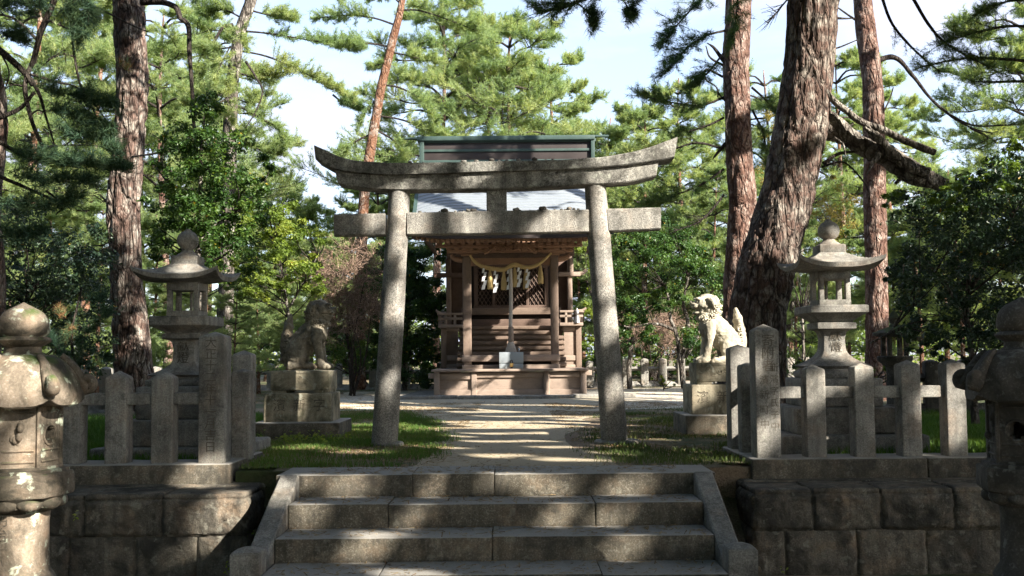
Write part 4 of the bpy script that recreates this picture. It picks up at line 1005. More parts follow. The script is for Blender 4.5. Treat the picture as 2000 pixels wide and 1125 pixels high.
# roof
mb = MB(); YE, YRd = 21.85, 26.0; zE = zat(998, 456, YE); zR = zat(991, 320, YRd)-.02; hwE = 2.24; ns = 61; rows = 26; S = np.linspace(-1, 1, ns)
def roofz(tq, s): 
    z = zE+(zR-zE)*(.62*tq+.38*tq**2.1); dr = .26*np.clip((np.abs(s)-.55)/.45, 0, 1)**2.2*np.clip(tq*1.8, 0, 1)*np.clip((1.05-tq)*2, 0, 1)
    return z-dr+.10*np.clip((np.abs(s)-.6)/.4, 0, 1)**2*(1-tq)
prev = None; V = []; 
for k in range(rows):
    for e, dz in ((0, .028), (1, .0)):
        tq = (k+e)/rows; y = YE+(YRd-YE)*tq; hw = hwE+.05*tq; cxr_ = -.02-.10*tq
        V.append(np.stack([cxr_+S*hw, np.full(ns, y), roofz(tq, S)+dz], 1))
V = np.concatenate(V); ix = np.arange(len(V)).reshape(rows*2, ns); F = np.stack([ix[:-1, :-1], ix[:-1, 1:], ix[1:, 1:], ix[1:, :-1]], -1).reshape(-1, 4); mb.add(V, F); obj('roof', mb, M['roof'], sh, smooth=False)
mb = MB(); V = []  # under-roof boarding and thickness
for tq in np.linspace(0, 1, 12): V.append(np.stack([-.02-.1*tq+S*(hwE-.02), np.full(ns, YE+.03+(YRd-YE)*tq), roofz(tq, S)-.10], 1))
V = np.concatenate(V); ix = np.arange(len(V)).reshape(12, ns); F = np.stack([ix[:-1, :-1], ix[1:, :-1], ix[1:, 1:], ix[:-1, 1:]], -1).reshape(-1, 4); mb.add(V, F); obj('roof_soffit', mb, M['woodd'], sh, smooth=True)
mb = MB(); V = [np.stack([-.02+S*hwE, np.full(ns, YE-.012), roofz(0, S)+dz], 1) for dz in (-.105, .03)]+[np.stack([-.02+S*hwE, np.full(ns, YE+.06), roofz(0, S)+dz], 1) for dz in (.03, -.105)]
loft(mb, [np.array([v[i] for v in V]) for i in range(ns)]); obj('eave_edge', mb, M['ridge'], sh)
for s in (-1, 1): # gable verges
    mb = MB(); rings = []
    for tq in np.linspace(0, 1, 20):
        x = -.02-.1*tq+s*(hwE+.05*tq); z = roofz(tq, np.array([s*1.0]))[0]; y = YE+(YRd-YE)*tq; rings.append(np.array([(x-.05, y, z-.14), (x+.04, y, z-.14), (x+.04, y, z+.05), (x-.05, y, z+.05)]))
    loft(mb, rings); obj('verge', mb, M['copper'], sh)
mb = MB(); V = []
for tq in np.linspace(0, 1, 8): V.append(np.stack([-.12+S*(hwE), np.full(ns, YRd+tq*2.6), zR-(zR-zE)*.55*tq+0*S], 1))
V = np.concatenate(V); ix = np.arange(len(V)).reshape(8, ns); F = np.stack([ix[:-1, :-1], ix[:-1, 1:], ix[1:, 1:], ix[1:, :-1]], -1).reshape(-1, 4); mb.add(V, F); obj('rear_roof', mb, M['roof'], sh, smooth=True)
# rafters
mb = MB()
for x in np.arange(-2.08, 2.1, .112):
    zz = roofz(0, np.array([x/hwE]))[0]
    rings = [np.array([(x-.032, y, z-.21), (x+.032, y, z-.21), (x+.032, y, z-.115), (x-.032, y, z-.115)]) for y, z in ((YE+.06, zz+.02), (YE+1.4, roofz(.33, np.array([x/hwE]))[0]))]
    loft(mb, rings)
obj('eave_rafters', mb, M['woodc'], sh, smooth=False)
for s in (-1, 1):
    mb = MB()
    for k in range(7):
        y = YE+.5+.42*k; z = roofz((y-YE)/(YRd-YE), np.array([s]))[0]; x = s*2.05; sbox(mb, x-.2, x+.2, y, y+.07, z-.26, z-.15, bev=.01, res=1)
    sbox(mb, s*2.0-.03, s*2.0+.03, YE+.4, YRd, zE-.02, zE+.14, bev=.01, res=1); obj('gable_rafters', mb, M['woodd'], sh)
# ridge box
bpx('ridge', 822, 1160, 276, 318, YRd-.15, YRd+.3, 'ridge', bev=.02)
for v0, v1, ex in ((273, 276, 2), (292, 294, 0), (313, 317, 1)): bpx('ridge_band', 821-ex, 1162+ex, v0, v1, YRd-.19, YRd+.34, 'copper', bev=.01)
bpx('ridge_cap', 814, 1162, 266, 272, YRd-.28, YRd+.42, 'copper', bev=.02); 
a = at(790, 270, YRd); b = at(1189, 265, YRd)
mb = MB(); tube(mb, [(a[0], YRd+.05, a[2]), (b[0], YRd+.05, b[2])], .036, 10); obj('ridge_pole', mb, M['copper'], sh)
bpx('ridge_end', 819, 828, 270, 318, YRd-.24, YRd+.36, 'copper', bev=.01); bpx('ridge_end', 1154, 1162, 267, 316, YRd-.24, YRd+.36, 'copper', bev=.01)

# offering box, padlock
ob = thing('offering_box', 'grey painted metal offering box on the shrine platform below the bell rope', 'offering box', (0, 22.55, ZP))
a = at(975, 688, 22.5); b = at(1022, 720, 22.5); mb = MB(); sbox(mb, a[0], b[0], 22.5, 22.8, ZP+.002, ZP+.12, bev=.008, res=.3); obj('box', mb, M['gmetal'], ob)
mb = MB(); sbox(mb, a[0]-.004, b[0]+.004, 22.49, 22.8, ZP+.128, a[2], bev=.01, res=.3); obj('front_panel', mb, M['gmetal'], ob)
c = at(999, 712, 22.45); mb = MB(); sbox(mb, c[0]-.04, c[0]+.04, 22.44, 22.475, c[2]-.05, c[2]+.03, bev=.01, res=.3); obj('padlock', mb, M['brass'], ob)
mb = MB(); tube(mb, [(c[0]-.025, 22.457, c[2]+.03), (c[0]-.022, 22.457, c[2]+.085), (c[0]+.0, 22.457, c[2]+.10), (c[0]+.022, 22.457, c[2]+.085), (c[0]+.025, 22.457, c[2]+.03)], .009, 8); obj('shackle', mb, M['inner'], ob)
mb = MB(); sbox(mb, c[0]-.025, c[0]+.025, 22.46, 22.489, c[2]-.09, c[2]-.02, bev=.005, res=.3); obj('hasp', mb, M['inner'], ob)
# bell rope
br = thing('bell_rope', 'twisted pale bell rope hanging before the lattice doors down to the offering box', 'rope', (0, 22.66, 1.2))
def twisted(mb, P, R, turns, strands=3):
    P = np.asarray(P); n = len(P); T = unit(np.gradient(P, axis=0)); ref = np.array([0, 1., 0]); U = unit(np.cross(T, ref)); W = np.cross(T, U); R = np.broadcast_to(R, (n,))
    for k in range(strands):
        ph = 2*np.pi*k/strands+np.linspace(0, turns*2*np.pi, n); C = P+(U*np.cos(ph)[:, None]+W*np.sin(ph)[:, None])*(R*.52)[:, None]; tube(mb, C, R*.55, 7)
a = at(997, 526, 22.66); b = at(997, 640, 22.66); mb = MB(); P = smooth_path([a, (a+b)/2+np.array([.012, 0, 0]), b], 150); twisted(mb, P, .042, 17); obj('cord', mb, M['rope'], br)
c = at(998, 668, 22.66); mb = MB(); lathe(mb, b[0]+.01, b[1], [(.055, b[2]+.02), (.062, b[2]), (.062, c[2]), (.05, c[2]-.02)], 10); obj('wooden_grip', mb, M['woodp'], br)
e = at(998, 689, 22.66); mb = MB()
for k in range(26):
    q = k/26*2*np.pi; o_ = np.array([math.cos(q), math.sin(q), 0]); P = smooth_path([c+o_*.05, c*.6+e*.4+o_*.085, e+o_*.13], 14); twisted(mb, P, .013, 3, 2)
ell(mb, (c+e)/2-np.array([0, 0, .03]), (.085, .085, .12), 8); obj('rope_tassel', mb, M['rope'], br)
# shimenawa with paper streamers and straw tassels
sm = thing('straw_festoon_rope', 'thick straw rope with white zigzag papers and tassels strung between the porch posts', 'sacred rope', (0, 22.7, 3))
YS = 22.72
P = smooth_path([at(u, v, YS) for u, v in ((918, 499), (926, 510), (940, 519.5), (962, 525), (985, 526.5), (997, 520), (1006, 517), (1018, 520.5), (1032, 522.5), (1048, 518), (1062, 508), (1077, 494))], 220)
mb = MB(); twisted(mb, P, np.interp(np.linspace(0, 1, 220), [0, .25, .7, 1], [.022, .052, .05, .024]), 20); obj('rope', mb, M['straw'], sm)
for u, v0, v1 in ((946.5, 524, 565), (969, 528, 571), (995, 526, 565), (1015, 522, 560), (1031.5, 524, 562)):
    a = at(u, v0, YS-.03); h = (v1-v0)/F_PX*YS; mb = MB(); nseg = 5; x = a[0]; z = a[2]; seg = h/nseg
    for k in range(nseg):
        dx = (.017 if k % 2 else -.017); w = .026+.003*k
        q = np.array([(x-w+dx, YS-.03-.006*k, z), (x+w+dx, YS-.03-.006*k, z+.012), (x+w+dx-.02, YS-.036-.006*k, z-seg*1.05), (x-w+dx-.02, YS-.036-.006*k, z-seg*1.15)])
        q2 = q+np.array([0, .003, 0]); mb.add(np.vstack([q, q2]), np.array([[0, 1, 2, 3], [7, 6, 5, 4], [0, 4, 5, 1], [1, 5, 6, 2], [2, 6, 7, 3], [3, 7, 4, 0]])); z -= seg
    obj('paper_streamer', mb, M['paper'], sm, smooth=False)
for u, v0, v1 in ((957, 526, 564), (984, 527, 566), (1005, 520, 560), (1027, 523, 564), (1055.5, 516, 553)):
    a = at(u, v0, YS+.02); b = at(u, v1, YS+.02); mb = MB(); h = a[2]-b[2]
    lathe(mb, a[0], a[1], [(.012, a[2]), (.022, a[2]-.05*h), (.03, a[2]-.15*h), (.055, a[2]-.45*h), (.066, a[2]-.75*h), (.062, b[2]+.03), (.04, b[2])], 18, amp=.008, ns=30)
    for k in range(30):
        q = k/30*6.283; r = .06; tube(mb, [(a[0]+.02*math.cos(q), a[1]+.02*math.sin(q), a[2]-.1*h), (a[0]+r*math.cos(q), a[1]+r*math.sin(q), a[2]-.6*h), (a[0]+r*1.05*math.cos(q), a[1]+r*math.sin(q), b[2]+random.uniform(-.02, .02))], .006, 3)
    obj('straw_tassel', mb, M['straw'], sm)
# small cups left on the stairs
zc = zat(1005, 660.5, 23.8)
kstep = 3; zt_ = zs0+(zs1-zs0)*(kstep)/8; ycup = 23.12+.235*2+.12
c = at(1005, 660, ycup); mb = MB(); lathe(mb, c[0], ycup, [(.022, zt_), (.03, zt_+.02), (.034, zt_+.07), (.028, zt_+.072)], 14); obj('cup', mb, M['red'], smooth=True, loc=(c[0], ycup, zt_), label='small red cup on the shrine stairs beside the rope', cat='cup')
c = at(1013, 660, ycup); mb = MB(); lathe(mb, c[0], ycup, [(.022, zt_), (.026, zt_+.01), (.026, zt_+.07), (.02, zt_+.08), (.02, zt_+.09)], 14); obj('jar', mb, M['gmetal'], smooth=True, loc=(c[0], ycup, zt_), label='small grey jar on the shrine stairs next to the red cup', cat='jar')

# ================================================================ distant fences and small moss-roofed lantern
def far_fence(pts, n, h, w, label, mat='granite', rails=1, seed=0):
    a, b = np.array(pts[0]), np.array(pts[1]); t = thing('stone_fence', label, 'fence', (*(a+b)[:2]/2, 0), 'stone post fences enclosing the grounds')
    d = unit(b-a); ang = math.atan2(d[1], d[0]); z = gz(np.array([a[0], b[0]]), np.array([a[1], b[1]])).mean()
    me = None
    for k in range(n):
        p = a+(b-a)*k/(n-1); zz = gz(np.array([p[0]]), np.array([p[1]]))[0]
        if me is None: m_ = post_mb(0, 0, w, -.1, h-.04, h, seed); me = mesh_of('post', m_, M[mat])
        o = bpy.data.objects.new('post', me); COL.objects.link(o); o.parent = t; o.location = (p[0]-t.location.x, p[1]-t.location.y, zz); o.rotation_euler = (0, 0, ang+random.uniform(-.03, .03)); ORG[o.name] = np.zeros(3)
    for q in range(rails):
        mb = MB(); zc = z+h*(.66 if q == 0 else .25); tube(mb, [(a[0], a[1], zc), (b[0], b[1], zc)], w*.3, 4); obj('rail', mb, M[mat], t)
    mb = MB(); tube(mb, [(a[0], a[1], z), (b[0], b[1], z)], w*.8, 4); obj('plinth', mb, M[mat], t)
    return t
far_fence(((-9.0, 29.0), (-1.6, 29.0)), 16, .78, .20, 'blue-grey post fence in shade behind the shaded lion')
far_fence(((2.2, 28.5), (9.5, 28.5)), 15, .80, .21, 'sun-flecked post fence behind the bright lion and bare shrubs')
far_fence(((-9.5, 17.0), (-6.3, 17.6)), 9, .80, .21, 'half-lit post fence at the foot of the straight dark pine')
far_fence(((5.8, 15.0), (9.5, 14.6)), 9, .82, .2, 'dark post fence under the shadowed broadleaf tree', mat='darkstone')
c = at(1748, 700, 14.5); t = thing('stone_lantern', 'small dark lantern with flat moss-covered roof under the shadowed broadleaf tree', 'stone lantern', (c[0], 14.5, 0)); Z = lambda v: zat(1748, v, 14.5)
mb = MB(); lathe(mb, c[0], 14.5, [(.22, -.05), (.22, .1), (.13, .16), (.12, Z(725)), (.14, Z(715))], 24, amp=.006); obj('shaft', mb, M['darkstone'], t)
mb = MB(); lathe(mb, c[0], 14.5, [(.14, Z(716)), (.24, Z(704)), (.25, Z(697)), (.24, Z(695))], 30, amp=.006); obj('platform', mb, M['darkstone'], t)
for q in range(4): mb = MB(); sbox(mb, c[0]+(-.15 if q % 2 else .09), c[0]+(-.09 if q % 2 else .15), 14.5+(-.15 if q < 2 else .09), 14.5+(-.09 if q < 2 else .15), Z(696), Z(655), bev=.008, res=.1); obj('fire_box_post', mb, M['darkstone'], t)

mb = MB(); lathe(mb, c[0], 14.5, [(.2, Z(658)), (.34, Z(655)), (.34, Z(650)), (.2, Z(643)), (.08, Z(638)), (.06, Z(632)), (.09, Z(622)), (.05, Z(612)), (.01, Z(606))], shape=hexo(1, 6, .2, .2), amp=.012); obj('roof', mb, M['mossroof'], t)
# ================================================================ sunbeams seen in the photograph, kept free by the crowns
SA = unit(np.cross(SUN, [0, 0, 1.])); SB = np.cross(SUN, SA)
LIT = []  # (world point, radius): places the sun reaches in the photograph
def lit(u, v, Y, r): LIT.append((at(u, v, Y), r))
def litz(u, v, z, r): LIT.append((onz(u, v, z), r))
for u, v, Y, r in ((1372, 585, 11.6, .34), (1390, 610, 11.6, .3), (1385, 590, 11.7, .22), (1400, 640, 11.7, .25), (1440, 620, 11.9, .25), (1420, 680, 11.7, .2), (1300, 290, 10.1, .42), (1255, 320, 10.1, .3), (1240, 425, 10.1, .38), (1285, 425, 10.1, .4), (1190, 440, 10.1, .22), (1200, 540, 10.1, .15), (1205, 620, 10.1, .12), (1200, 760, 10.1, .1), (1090, 425, 10.1, .12), (850, 430, 10.1, .26), (915, 440, 10.1, .16), (1190, 560, 10.1, .08),
                   (870, 390, 23.5, .4), (830, 400, 23, .35), (905, 385, 23, .25), (1130, 400, 23, .35), (1070, 395, 23, .3), (825, 290, 26, .3), (985, 745, 22.4, .6), (1090, 750, 22.4, .55), (940, 765, 22.4, .45), (912, 650, 22.8, .3), (1120, 680, 24, .5), (1115, 690, 24.3, .35), (1120, 620, 24.3, .3), (1110, 650, 24.3, .3), (1000, 650, 23.8, .2), (1080, 640, 22.9, .2), (1120, 540, 25, .25),
                   (1720, 510, 9.4, .14), (1660, 510, 9.5, .3), (1590, 490, 9.6, .10), (1640, 610, 9.4, .12), (1640, 690, 9.6, .12), (1490, 850, 8.3, .10), (1860, 760, 8.3, .12), (1870, 830, 8.3, .07), (1590, 760, 8.3, .10), (340, 560, 9.6, .1), (630, 740, 11.4, .1), (560, 790, 11.4, .15), (600, 640, 11.9, .12), (555, 620, 11.9, .12),
                   (60, 610, 4.95, .06), (10, 720, 4.8, .08), (100, 735, 4.8, .06), (15, 770, 4.8, .05), (150, 760, 4.9, .04), (60, 870, 4.85, .06), (110, 850, 4.85, .04), (100, 955, 4.8, .06), (20, 950, 4.8, .05), (40, 1030, 4.85, .06), (80, 1010, 4.85, .05), (60, 1095, 4.85, .07), (450, 1000, 7.64, .16), (400, 930, 8.2, .14), (470, 960, 7.7, .08), (240, 380, 16.2, .35), (250, 330, 16.2, .3), (1620, 150, 13.8, .3), (1600, 60, 13.8, .3), (1625, 10, 13.8, .3), (1610, 230, 13.8, .25), (1580, 330, 13.8, .12), (1450, 100, 18.8, .4), (1450, 170, 18.8, .3), (1450, 350, 18.8, .3), (1690, 60, 19.8, .3), (770, 390, 10.1, .12), (760, 750, 10.1, .05)): lit(u, v, Y, r)
for u, v, r in ((690, 788, .9), (730, 792, .9), (1270, 775, 1.1), (1310, 770, 1.0), (1240, 778, .9), (1000, 800, .35), (1040, 830, .28), (940, 830, .2), (1080, 825, .25), (900, 850, .12), (830, 870, .10), (1230, 870, .16), (1370, 880, .14), (1100, 895, .08), (960, 890, .09), (1200, 885, .1), (700, 880, .08), (600, 870, .08), (1240, 830, .16), (770, 830, .12), (1850, 880, .25), (1910, 880, .2)): litz(u, v, 0, r)
def strip(u0, u1, v, Y, r=.045, slope=0):
    for u in np.arange(u0, u1+1, 22): lit(u, v+slope*(u-u0), Y, r)
for Y, v, segs in ((7.59, 950, ((665, 715), (845, 860), (1060, 1110), (1205, 1255))), (7.19, 1005, ((595, 620), (805, 810), (1075, 1110), (1185, 1215))), (6.79, 1070, ((690, 750), (1205, 1240))),
                   (7.55, 918, ((620, 640), (980, 1060))), (6.9, 1034, ((720, 790),)), (6.4, 1112, ((760, 860),))):
    for a_, b_ in segs: strip(a_, b_, v, Y)
def stripz(u0, u1, v, r):
    for u in np.arange(u0, u1+1, 26): litz(u, v, 0, r)
for u0, u1, v, r in ((700, 800, 792, .35), (830, 1140, 792, .22), (900, 1110, 803, .12), (930, 1160, 813, .10), (880, 1130, 824, .13), (860, 1060, 835, .09), (900, 985, 847, .08), (1030, 1130, 846, .08), (930, 1060, 860, .07), (850, 930, 874, .06), (1050, 1150, 873, .06), (940, 1040, 888, .06), (1070, 1180, 897, .055), (1220, 1340, 768, .6), (1200, 1250, 868, .1), (1330, 1390, 878, .1), (700, 760, 838, .1), (660, 740, 882, .07), (560, 640, 875, .06)): stripz(u0, u1, v, r)
for u, v, Y, r in ((430, 290, 12.6, .25), (480, 390, 12.6, .3), (350, 290, 12.6, .22), (300, 380, 12.8, .15), (400, 400, 12.4, .2), (440, 480, 12.6, .3), (520, 440, 16, .5), (580, 480, 16, .5), (620, 540, 16, .4), (500, 550, 16, .4), (560, 400, 16, .4), (1910, 350, 11.2, .35), (1980, 330, 11.2, .3), (1850, 400, 11.2, .2), (1740, 400, 11.3, .2), (1800, 430, 11.3, .12), (1760, 540, 11.3, .06), (150, 470, 14, .12), (60, 500, 14, .1), (150, 600, 11, .15), (110, 580, 11, .08), (330, 40, 16, .2), (100, 300, 9.4, .12), (200, 290, 9.4, .1), (1360, 780, 11.5, .06), (1440, 830, 11.2, .12)): lit(u, v, Y, r)
LP = np.array([p for p, _ in LIT]); LR = np.array([r for _, r in LIT]); LAB = np.stack([LP@SA, LP@SB], 1)

FILTER = [True]
def unlit(P, pad=.04):
    """True where foliage does not stand in a sunbeam that the photograph shows reaching its spot"""
    a = P@SA; b = P@SB; s = P@SUN; keep = np.ones(len(P), bool); LS = LP@SUN
    for k in range(len(LP)): keep &= ~(((a-LAB[k, 0])**2+(b-LAB[k, 1])**2 < (LR[k]+pad)**2) & (s > LS[k]+1.0))
    return keep
# ================================================================ vegetation builders
def rnd(n, a=-1., b=1.): return RNG.uniform(a, b, n)
def rdir(n): return unit(RNG.normal(size=(n, 3)))
def tufts(mb, P, D, L, w, k, tone):
    """pine needle tufts: k slender triangular needles around each twig tip"""
    if FILTER[0] and len(P):
        m_ = unlit(P, min(.1, L*.4)); P, D, tone = P[m_], D[m_], np.asarray(tone)[m_]
    N = len(P)
    if N == 0: return
    P = np.repeat(P, k, 0); D = unit(np.repeat(D, k, 0)); tn = np.repeat(tone, k); n = N*k
    R = rdir(n); S = unit(np.cross(D, R)); th = np.radians(RNG.uniform(18, 78, n)); dr = D*np.cos(th)[:, None]+S*np.sin(th)[:, None]
    l = L*RNG.uniform(.65, 1.1, n); base = P-D*(L*.9*RNG.uniform(0, 1, n))[:, None]; side = unit(np.cross(dr, rdir(n)))*(w/2)
    V = np.stack([base-side, base+side, base+dr*l[:, None]], 1).reshape(-1, 3)
    mb.add(V, np.arange(3*n).reshape(n, 3), np.repeat(np.clip(tn+rnd(n, -.1, .1), 0, 1), 3))
def sticks(mb, A, B, r0, r1, tone=.5):
    n = len(A); T = unit(B-A); u = unit(np.cross(T, rdir(n))); v = np.cross(T, u); a = np.arange(3)*2*np.pi/3; V = np.zeros((n, 6, 3))
    r0 = np.broadcast_to(r0, (n,)); r1 = np.broadcast_to(r1, (n,))
    for i in range(3):
        d = u*math.cos(a[i])+v*math.sin(a[i]); V[:, i] = A+d*r0[:, None]; V[:, 3+i] = B+d*r1[:, None]
    b = (np.arange(n)*6)[:, None]; F = np.concatenate([b+np.array([[i, (i+1) % 3, 3+(i+1) % 3, 3+i]]) for i in range(3)]); mb.add(V.reshape(-1, 3), F, tone)
def spray(lf, wd, pts, f0=.3, nt=30, tl=.55, m=6, L=.11, w=.008, k=14, tone=.5, up=.25, droop=0., flat=.45, tr=.006, var=.2):
    """needle foliage along a limb; pts are world points"""
    Q = smooth_path(pts, 40); T = unit(np.gradient(Q, axis=0)); f = f0+(1-f0)*RNG.uniform(0, 1, nt)**.85; f[-2:] = 1.; i = f*39; i0 = np.floor(i).astype(int).clip(0, 38); g = (i-i0)[:, None]
    P = Q[i0]*(1-g)+Q[i0+1]*g; t_ = T[i0]; lat = unit(np.cross(t_, np.array([0, 0, 1.]))); sg = np.where(RNG.random(nt) < .5, -1, 1)[:, None]
    d = unit(t_*RNG.uniform(.2, 1, (nt, 1))+lat*sg*RNG.uniform(.3, 1.1, (nt, 1))+np.array([0, 0, 1])*(up+rnd((nt, 1))*flat-droop)+rdir(nt)*.25)
    ln = tl*RNG.uniform(.45, 1., nt)*(1.15-.55*f); B = P+d*ln[:, None]+np.array([0, 0, 1])*(up*.25-droop*.4)*ln[:, None]
    sticks(wd, P, B, tr, tr*.4)
    tn = np.clip(tone+rnd(nt)*var, 0, 1)
    q = np.tile(np.linspace(.35, 1.02, m), nt); Pr = np.repeat(P, m, 0); Br = np.repeat(B, m, 0); X = Pr+(Br-Pr)*q[:, None]+rdir(nt*m)*L*.35*RNG.uniform(0, 1, (nt*m, 1))
    D = unit(np.repeat(d, m, 0)+rdir(nt*m)*.55+np.array([0, 0, .3-droop*.5]))
    tufts(lf, X, D, L, w, k, np.repeat(tn, m))
def leaves(mb, C, R, n, size, tone=.5, var=.25, shell=.5, upb=.6):
    """n leaves in clumps: C (m,3) centres, R (m,3) radii"""
    m = len(C); i = RNG.integers(0, m, n); d = rdir(n); rad = shell+(1-shell)*RNG.uniform(0, 1, n)**.6
    sc_ = RNG.random(n) < .3; rad = np.where(sc_, rad*RNG.uniform(1, 2.2, n), rad); P = C[i]+d*R[i]*rad[:, None]; 
    if FILTER[0] and P[:, 1].min() < 22:
        k_ = unlit(P, .06); P, d, i = P[k_], d[k_], i[k_]; n = len(P)
    nm = unit(d*.5+np.array([0, 0, upb])+rdir(n)*.7); t_ = unit(np.cross(nm, rdir(n))); b = np.cross(nm, t_)
    l = size*RNG.uniform(.6, 1.15, n)[:, None]; wd = l*.26; V = np.stack([P-t_*l*.5, P+b*wd+nm*l*.08, P+t_*l*.5, P-b*wd+nm*l*.08], 1).reshape(-1, 3)
    ct = RNG.uniform(-var, var, m)[i]; tn = np.clip(tone+ct+rnd(n)*.16, 0, .93); tn = np.where(RNG.random(n) < .006, 1., tn)
    mb.add(V, np.arange(4*n).reshape(n, 4), np.repeat(tn, 4))
def W3(pts, Y):
    return np.array([at(p[0], p[1], Y+(p[2] if len(p) > 2 else 0)) for p in pts])
def px_limb(wd, pts, Y, r0, r1, sides=7, amp=.0, n=None):
    P = smooth_path(W3(pts, Y), n or max(8, 5*len(pts))); s = Y/F_PX; R = np.linspace(r0, r1, len(P))*s
    P = P+(np.stack([vnoise(P, 3, 1), vnoise(P, 3, 2), vnoise(P, 3, 3)], 1)-.5)*R[0]*.8
    if wd.limbs is not None: q = MB(); tube(q, P, R, sides, amp=amp or R[0]*.15, ns=10); wd.limbs.append(q)
    else: tube(wd, P, R, sides, amp=amp or R[0]*.15, ns=10)
    return P
def trunk_mesh(mb, spec, Y, flare=.35, sides=56, step=.045, amp=.02, fis=.02, ns=7, zs=.22, base_z=-.1):
    """spec: (u, v, width in px) from the base upwards"""
    P = np.array([np.append(at(u, v, Y), w/2*Y/F_PX) for u, v, w in spec]); L_ = np.linalg.norm(np.diff(P[:, :3], axis=0), axis=1).sum(); n = max(12, int(L_/step))
    Q = smooth_path(P, n); h = Q[:, 2]-Q[0, 2]; R = Q[:, 3]*(1+flare*np.exp(-np.maximum(h, 0)/.35))
    tube(mb, Q[:, :3], R, sides, amp=amp, ns=ns, zs=zs, fissure=fis, seed=int(spec[0][0]) % 50); return Q

def tree_begin(name, label, Y, u, group=None, cat='tree', v=750): p = at(u, v, Y); return thing(name, label, cat, (p[0], Y, 0), group)
def tree_end(t, wd, lf, bark_m, leaf_m, br=None):
    if wd is not None and wd.n: obj('trunk', wd, M[bark_m], t, smooth=True)
    for q in (br.limbs or []) if br is not None else []: obj('limb', q, M['twig'], t, smooth=True)
    if br is not None and br.n: obj('twigwork', br, M['twig'], t, smooth=True)
    if lf is not None and lf.n: obj('crown', lf, M[leaf_m], t, smooth=False)

# ---------------------------------------------------------------- the four big trunks
NEAR = dict(L=.10, w=.0045, k=18)
tA = tree_begin('pine_tree', 'straight dark-barked pine trunk behind the shaded lantern, with a hanging dead branch', 16.4, 265); tr = MB(); br = MB(); br.limbs = []; lf = MB()
trunk_mesh(tr, [(272, 812, 76), (267, 760, 72), (258, 680, 70), (252, 600, 67), (245, 520, 63), (240, 400, 62), (250, 300, 60), (258, 180, 60), (253, 60, 63), (248, -60, 60), (250, -300, 50), (262, -700, 34), (268, -1000, 14)], 16.4, amp=.03, fis=.035, sides=72)
px_limb(br, [(278, 5, -.2), (315, 4, -.3), (345, 14, -.3), (352, 34, -.4), (368, 52, -.4), (371, 110, -.5), (377, 190, -.5), (378, 248, -.5), (393, 285, -.5)], 16.4, 6.5, 3)
px_limb(br, [(178, 12, -.8), (215, 28, -.7), (250, 45, -.6), (288, 62, -.6)], 16.4, 2.5, 1)
px_limb(br, [(258, 306, -.5), (300, 300, -.8), (340, 294, -.9), (372, 284, -1)], 16.4, 2.2, 1)
for p in ([(230, -60), (140, -90), (60, -80), (0, -60)], [(270, -120), (360, -160), (450, -150)], [(260, -300), (400, -330), (480, -300)], [(260, -450), (130, -480)], [(262, -620), (380, -700)], [(262, -700), (150, -760)], [(265, -850), (300, -980)]):
    P = px_limb(br, p, 16.4, 7, 2); spray(lf, br, P, .25, 70, .9, 6, .12, .008, 12, .5)
tree_end(tA, tr, lf, 'bark_dark', 'needle', br)

tB = tree_begin('pine_tree', 'massive leaning pine with lichened bark and a thick broken limb, behind the lit lantern', 14.0, 1470); tr = MB(); br = MB(); br.limbs = []; lf = MB()
trunk_mesh(tr, [(1462, 830, 150), (1468, 760, 128), (1474, 690, 116), (1480, 613, 112), (1490, 560, 112), (1500, 507, 110), (1516, 453, 106), (1533, 400, 105), (1550, 320, 104), (1564, 249, 105), (1571, 196, 101), (1582, 107, 98), (1588, 0, 100), (1594, -120, 96), (1600, -400, 80), (1560, -800, 55), (1540, -1150, 18)], 14.0, amp=.03, fis=.028, sides=96, ns=8)
snag = MB()
for p, r0, r1 in (([(1590, 232), (1625, 250), (1652, 264), (1690, 288), (1722, 300), (1752, 318), (1785, 340), (1815, 350), (1846, 362)], 24, 15), ([(1600, 165, -.2), (1630, 198, -.25), (1655, 218, -.3), (1682, 238, -.3), (1730, 256, -.3), (1772, 277, -.3), (1826, 298, -.3)], 6, 7),
                  ([(1690, 246, -.3), (1730, 285, -.3), (1765, 320, -.2), (1812, 338, -.2)], 8, 11), ([(1722, 292, -.2), (1704, 318, -.4), (1693, 342, -.5)], 8, 1), ([(1770, 335), (1758, 350), (1749, 358)], 4, 3.5),
                  ([(1630, 268, -.3), (1646, 282, -.4), (1652, 306, -.5)], 2.5, 1)):
    Q = smooth_path(W3(p, 14.0), 60); s = 14/F_PX; wob = np.interp(np.linspace(0, 1, 60), [0, .3, .5, .75, 1], [1.35, .85, 1.1, 1.25, .9]) if r0 > 20 else 1
    tube(snag, Q, np.linspace(r0, r1, 60)*s*wob, 28, amp=.035 if r0 > 7 else .012, ns=9, fissure=.02 if r0 > 7 else 0)
obj('broken_limb', snag, M['bark_grey'], tB, smooth=True, label='thick mossy broken limb reaching down to the side')
for p, r in (([(1608, 320), (1640, 300), (1680, 296), (1700, 305)], 4), ([(1606, 326), (1650, 318), (1690, 360), (1700, 390)], 2.2), ([(1846, 362), (1870, 385), (1905, 410), (1940, 400)], 3.5), ([(1590, 30), (1640, 36), (1670, 36)], 4), ([(1580, 100), (1630, 95), (1675, 78)], 3)):
    px_limb(br, p, 14, r, 1)
P = px_limb(br, [(1580, -330, 0), (1440, -230, -1), (1280, -90, -1.5), (1190, -25, -2), (1120, 5, -2), (1050, 22, -2)], 14, 9, 2); 
def more(lf, br, pts, Y, r0, n, tl, tone, f0=.2, m=6, L=.12, w=.007, k=14, **kw): P = px_limb(br, pts, Y, r0, 1.0, 5); spray(lf, br, P, f0, n, tl, m, L, w, k, tone, **kw)
spray(lf, br, P, .62, 60, .6, 6, .11, .006, 14, .2, droop=.15)
